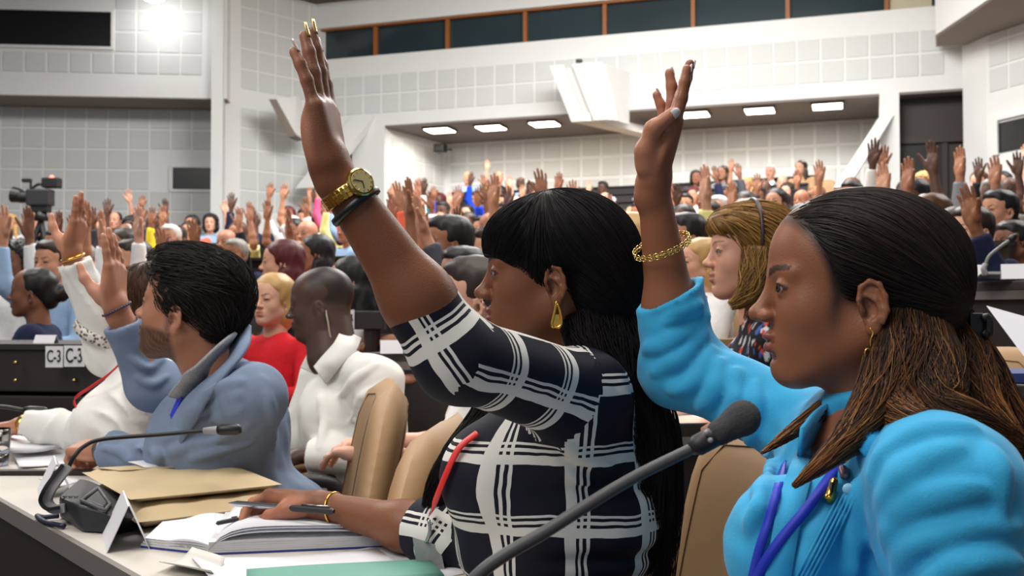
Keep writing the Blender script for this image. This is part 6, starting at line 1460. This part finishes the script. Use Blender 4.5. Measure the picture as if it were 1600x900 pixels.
# ---- the crowd on the curved rows
rc = random.Random(11)
ORD = 'zeroth first second third fourth fifth sixth seventh eighth ninth tenth eleventh twelfth thirteenth fourteenth fifteenth'.split()
n_c = 0
shw = ['white']*9+['pale blue']*3+['navy']*2+['black']*3+['bright blue']*2+['red']*2+['coral', 'coral', 'pink', 'teal', 'green', 'grey', 'grey', 'cream', 'cream', 'yellow', 'lilac', 'tan', 'olive', 'pale yellow', 'dark grey']
for k in range(1, 16):
    R = 8+k; z = ringz(k); dth = .66/R; ts = np.arange(-.15, 2.0, dth); first = last = None
    for t in ts:
        p = ringpt(R, t+rc.uniform(-.12, .12)/R)
        if p[1] < 2: continue
        px = 800+FPX*p[0]/p[1]; hy = 490-FPX*(z+1.2-CAM[2])/p[1]
        if px < -90 or px > 1690: continue
        wallY = 18.0 if px < 380 else 19.0 if px < 560 else 21.5-(p[0]+1.41)*.354+.2 if 640 < px < 1300 else 17.9-(px-600)*.0019+1.0
        if px < 500 and k > 8: continue
        if p[1] > wallY-1.0 or (k > 12 and px < 600): continue
        if px > 1290 and p[1] > 11.5: continue
        if p[1] < 4.4 or (px > 1250 and p[1] < 5.6): continue
        if k >= 13 and px < 720: continue
        first = t if first is None else first; last = t
        if min(np.hypot(*(p-q)) for q in nearpts) < .62: continue
        occ = .93 if p[1] < 12 else .86
        if px > 840 and p[1] > 9: occ = .72
        if px > 800 and k >= 13: occ = .38
        if 20 < px < 110 and 10.5 < p[1] < 13.2: occ = 0
        ch = bpy.data.objects.new('swivel_chair', CHF); col.objects.link(ch); ch.location = (p[0], p[1], z); yaw = math.atan2(ST[1]-p[1], ST[0]-p[0]); ch.rotation_euler = (0, 0, yaw)
        where = 'by the left wall' if px < 520 else 'under the balcony' if k >= 10 else 'mid-hall'
        tag(ch, 'empty tan swivel chair in the %s curved row, %s' % (ORD[k], where), 'chair', 'tan chairs of the curved rows')
        if rc.random() > occ: continue
        pose = rc.choice(['right_up']*5+['right_high']*3+['left_up']*2+['left_high']*2+['right_forward']*2+['down']*(60 if k >= 13 and px > 800 else 22 if px > 840 and p[1] > 9 else 3)); fem = rc.random() < .5
        hr = rc.choice(['bob', 'long', 'long', 'bun', 'curly', 'long'] if fem else ['short', 'short', 'cropped', 'short', None])
        hc = rc.choice(['black']*4+['dark']*4+['brown', 'blonde', 'auburn'] if fem else ['black']*4+['dark']*3+['grey', 'white']); sh = rc.choice(shw); sl = rc.choice(['long', 'short', 'short']) if fem else rc.choice(['long', 'long', 'short', 'jacket'])
        if sl == 'jacket': sh = rc.choice(['navy', 'black', 'dark grey', 'grey'])
        ch['label'] = 'tan chair, person in %s %s, %s, %s' % (sh, {'long': 'shirt', 'short': 'top', 'jacket': 'jacket'}[sl], {'right_up': 'right hand up', 'right_high': 'right arm high', 'left_up': 'left hand up', 'left_high': 'left arm high', 'right_forward': 'right hand forward', 'down': 'hands down'}[pose], where)
        delegate(p, z, yaw+rc.uniform(-.25, .25), pose, sl, sh, rc.randrange(8), hr, hc, where, sc=rc.uniform(.95, 1.05)); n_c += 1
    if first is not None and last-first > .05:
        segs = max(1, int((last-first)*R/(2.2 if k <= 2 else 5))); e = np.linspace(first-(.03 if k < 13 else .012), last+(.03 if k < 13 else .012), segs+1)
        for i in range(segs):
            mid = ringpt(8+k-.6, (e[i]+e[i+1])/2)
            if k <= 2 and 800+FPX*mid[0]/max(mid[1], .5) < 560: continue
            row_desk(k, e[i]+.003, e[i+1]-.003, 'dark curved desk of the %s curved row, %s' % (ORD[k], 'left section' if segs == 1 else '%s section from the left wall' % ORD[i+1]) if segs > 1 else 'dark curved desk of the %s curved row' % ORD[k])
print('crowd', n_c)
# ================================================================ broadcast camera, operator and the things on the right-hand rows
def tv_camera():
    d = 12.6; p = W(62, 300, d); zf = ringz(5); o0 = V3(p[0], p[1], zf)
    e = empty('television_camera', o0, label='black television camera on a tripod with a red tally light', cat='camera')
    B = lambda x0, x1, y0, y1, dd=0, t=.16: (W(x0, y1, d+dd)-V3(0, t/2, 0), W(x1, y0, d+dd)+V3(0, t/2, 0))
    MB().box(*B(44, 82, 296, 322)).build('camera_body', M_plastic, e, o0, bevel=.02); MB().box(*B(50, 78, 318, 332, 0, .12)).build('mount', M_black, e, o0, bevel=.01)
    V, F = tube([W(46, 308, d), W(34, 308, d), W(32, 306, d), W(20, 304, d)], [.07, .075, .085, .10], 16); obj('lens', V, F, M_black, e, o0, smooth=False)
    vf = MB().box(*B(68, 94, 278, 294, 0, .14)).build('viewfinder', M_black, e, o0, bevel=.015)
    V, F = sdfmesh([ell(W(81, 277, d), .026, k=.01)], .009); obj('tally_light', V, F, mat('tally_red', (1, .12, .08, 1), .4, var=0, emit=6), vf, o0)
    MB().tube([W(48, 300, d), W(48, 283, d)], .015, 8).build('handle', M_black, e, o0); MB().box(*B(35, 49, 279, 285, 0, .06)).build('microphone', M_black, e, o0, bevel=.008)
    MB().tube(bez([W(48, 296, d), W(60, 288, d), W(70, 290, d)], 10), .018, 8).build('handle', M_black, e, o0, smooth=True)
    V, F = tube([W(64, 330, d), W(64, 345, d)], [.06, .09], 12); obj('tripod_head', V, F, M_black, e, o0)
    h = W(64, 345, d)
    for a in (-.5, 1.6, 3.7): f = V3(h[0]+.5*math.cos(a), h[1]+.5*math.sin(a), zf); MB().tube([h, (h+f)/2, f], [.035, .03, .02], 8).build('tripod_leg', M_black, e, o0)
    MB().tube([W(70, 335, d), W(84, 352, d)], .012, 6).build('pan_bar', M_black, e, o0)
tv_camera()
q = W(128, 352, 12.0); delegate(q[:2], q[2]-1.205, math.radians(150), 'down', 'long', 'dark grey', 1, 'cropped', 'grey', 'by the left wall', label='camera operator in dark grey shirt standing beside the tripod camera', group='camera crew')
# --- right-hand rows: desk strip, booklets, folder, sheet, microphone
def side_desk(a, b, ztop, depth, label, m=None):
    a = np.asarray(a)[:2]; b = np.asarray(b)[:2]; u = (b-a)/np.linalg.norm(b-a); n = np.array([-u[1], u[0]]); o0 = V3(*((a+b)/2), 0)
    e = empty('row_desk', o0, label=label, cat='desk')
    MB().prism([a, b, b+n*depth, a+n*depth], ztop-.03, ztop).build('desk_top', m or M_panel, e, o0); MB().prism([a+n*.02, b+n*.02, b+n*.06, a+n*.06], .0, ztop-.03).build('front_panel', M_panel, e, o0); MB().prism([a+n*.0, b+n*.0, b+n*.02, a+n*.02], ztop-.06, ztop+.003).build('edge_band', M_edge, e, o0)
zt1 = W(1560, 600, 2.25)[2]
side_desk(W(1420, 600, 2.4), W(1720, 602, 2.05), zt1, .30, 'dark row desk carrying the booklet stack and blue folder')
side_desk(W(1040, 672, 2.45), W(1330, 660, 2.55), W(1100, 664, 2.45)[2], .3, 'dark row desk behind the tan chair and the sky blue sleeve')
def slab(px0, px1, y, d, w, t, label, m, name, cat, jit=0, z=None):
    a, b = W(px0, y, d), W(px1, y, d); c = (a+b)/2
    o = MB().extrude([a, b, b+V3(.02, w, 0), a+V3(.02, w, 0)], (0, 0, t)).build(name, m, None, c, bevel=min(t*.3, .002)); return tag(o, label, cat)
zs = zt1; d = 2.30; tot = [(.012, 1512, 1560), (.012, 1506, 1548), (.014, 1506, 1546), (.016, 1500, 1542), (.010, 1500, 1538), (.012, 1498, 1536), (.014, 1500, 1534), (.010, 1496, 1528)]
z = zs
blab = ['bottom', 'second', 'third', 'fourth', 'fifth', 'sixth', 'seventh', 'top']
for i, (t, x0, x1) in enumerate(tot):
    a, b = W(x0-60, 500, d+.06), W(x1, 500, d+.06); c = V3((a[0]+b[0])/2, a[1], z); 
    e = empty('booklet', c, label='%s white booklet of the stack on the right row desk' % blab[i], cat='booklet', group='stack of white booklets')
    MB().box((a[0], a[1], z+.0008), (b[0], a[1]+.16, z+t-.0008)).build('pages', M_paper, e, c); MB().box((a[0]-.001, a[1]-.002, z+t-.0016), (b[0]+.002, a[1]+.162, z+t-.0004)).build('cover', mat('booklet_cover', C(176, 182, 206), .6, var=.05), e, c)
    z += t
slab(1546, 1680, 599, 2.22, .2, .022, 'dark blue binder lying on the right row desk', mat('navy_binder', C(44, 62, 122), .45, var=.08), 'binder', 'binder')
pl = [W(1542, 478, 2.6), W(1620, 500, 2.35), W(1640, 590, 2.3), W(1600, 556, 2.36)]; c = np.mean(pl, 0)
o = MB().extrude(pl, (.0, .004, .001)).build('paper_sheet', M_paper, None, c); tag(o, 'large white sheet held up at the right edge above the blue binder', 'paper')
zt2 = W(1550, 478, 3.3)[2]
side_desk(W(1495, 440, 3.75), W(1760, 440, 3.1), W(1550, 440, 3.5)[2], .35, 'dark row desk with a microphone console at the right')
def row_mic():
    d = 3.5; o0 = W(1552, 438, d); e = empty('microphone_console', o0, label='dark microphone console on the right row desk before the navy jackets', cat='microphone')
    hull([W(1520, 438, d), W(1590, 438, d), W(1525, 438, d+.12), W(1588, 438, d+.12), W(1530, 428, d), W(1576, 428, d), W(1536, 424, d+.1), W(1572, 424, d+.1)], 'body', M_plastic, e, o0, .006)
    V, F = ribbon([W(1540, 430, d-.02), W(1537, 420, d-.02), W(1540, 412, d-.02)], (0, -1, .1), .02, .006, 12); obj('arm', V, F, M_grey, e, o0)
    V, F = tube(bez([W(1540, 412, d), W(1546, 400, d), W(1560, 388, d), W(1578, 375, d)], 24), .006, 8); obj('gooseneck', V, F, mat('grey_stem', C(110, 112, 108), .5, var=0), e, o0)
    V, F = tube([W(1577, 376, d), W(1582, 372, d), W(1588, 367, d)], [.01, .012, .008], 10); obj('microphone_head', V, F, M_black, e, o0)
row_mic()
for px, py, dd, ax, lab in ((612, 552, 3.9, (1, .1), 'folded name card on the row desk beside the earpiece wearer'), (1520, 436, 3.62, (1, -.4), 'folded name card left of the right row microphone'), (1586, 436, 3.4, (1, -.4), 'folded name card right of the right row microphone')):
    p = W(px, py, dd); tent(p, ax, .085, .05, .03, lab, M_paper, p[2])
side_desk(W(560, 556, 3.95), W(760, 556, 3.8), W(612, 553, 3.9)[2], .35, 'dark row desk beyond the earpiece wearer')
def row_sign():
    d = 4.6; a = W(582, 520, d); o0 = V3(a[0], a[1], a[2]-.5); e = empty('row_sign', o0, label='dark row sign box with a white plate behind the earpiece wearer', cat='sign')
    lo, hi = W(552, 515, d), W(604, 486, d+.1); hi[1] = lo[1]+.1
    MB().box(lo, hi).build('box', M_panel, e, o0, bevel=.005); MB().box(W(540, 514, d-.01), W(554, 484, d)).build('plate', M_paper, e, o0); MB().tube([W(582, 515, d+.05), W(582, 640, d+.05)], .04, 10).build('post', M_panel, e, o0)
    inkm = mat('sign_ink', C(24, 24, 26), .7, var=0); c = W(547, 499, d-.012); Mt = np.eye(4); Mt[:3, :3] = np.array([[1, 0, 0], [0, 0, -1], [0, 1, 0]]); Mt[:3, 3] = c
    text_obj('4', .06, Mt, inkm, e, o0)
row_sign()
# --- forearm of the neighbour beside the white shirt: a further delegate in white sleeves, hidden by the check dress
at_head(742, 470, 2.9, 182, 'down', 'short', 'white', 3, 'short', 'dark', '', label='person in white top resting an arm on the row desk behind the check dress', group='delegates just behind the front desk')
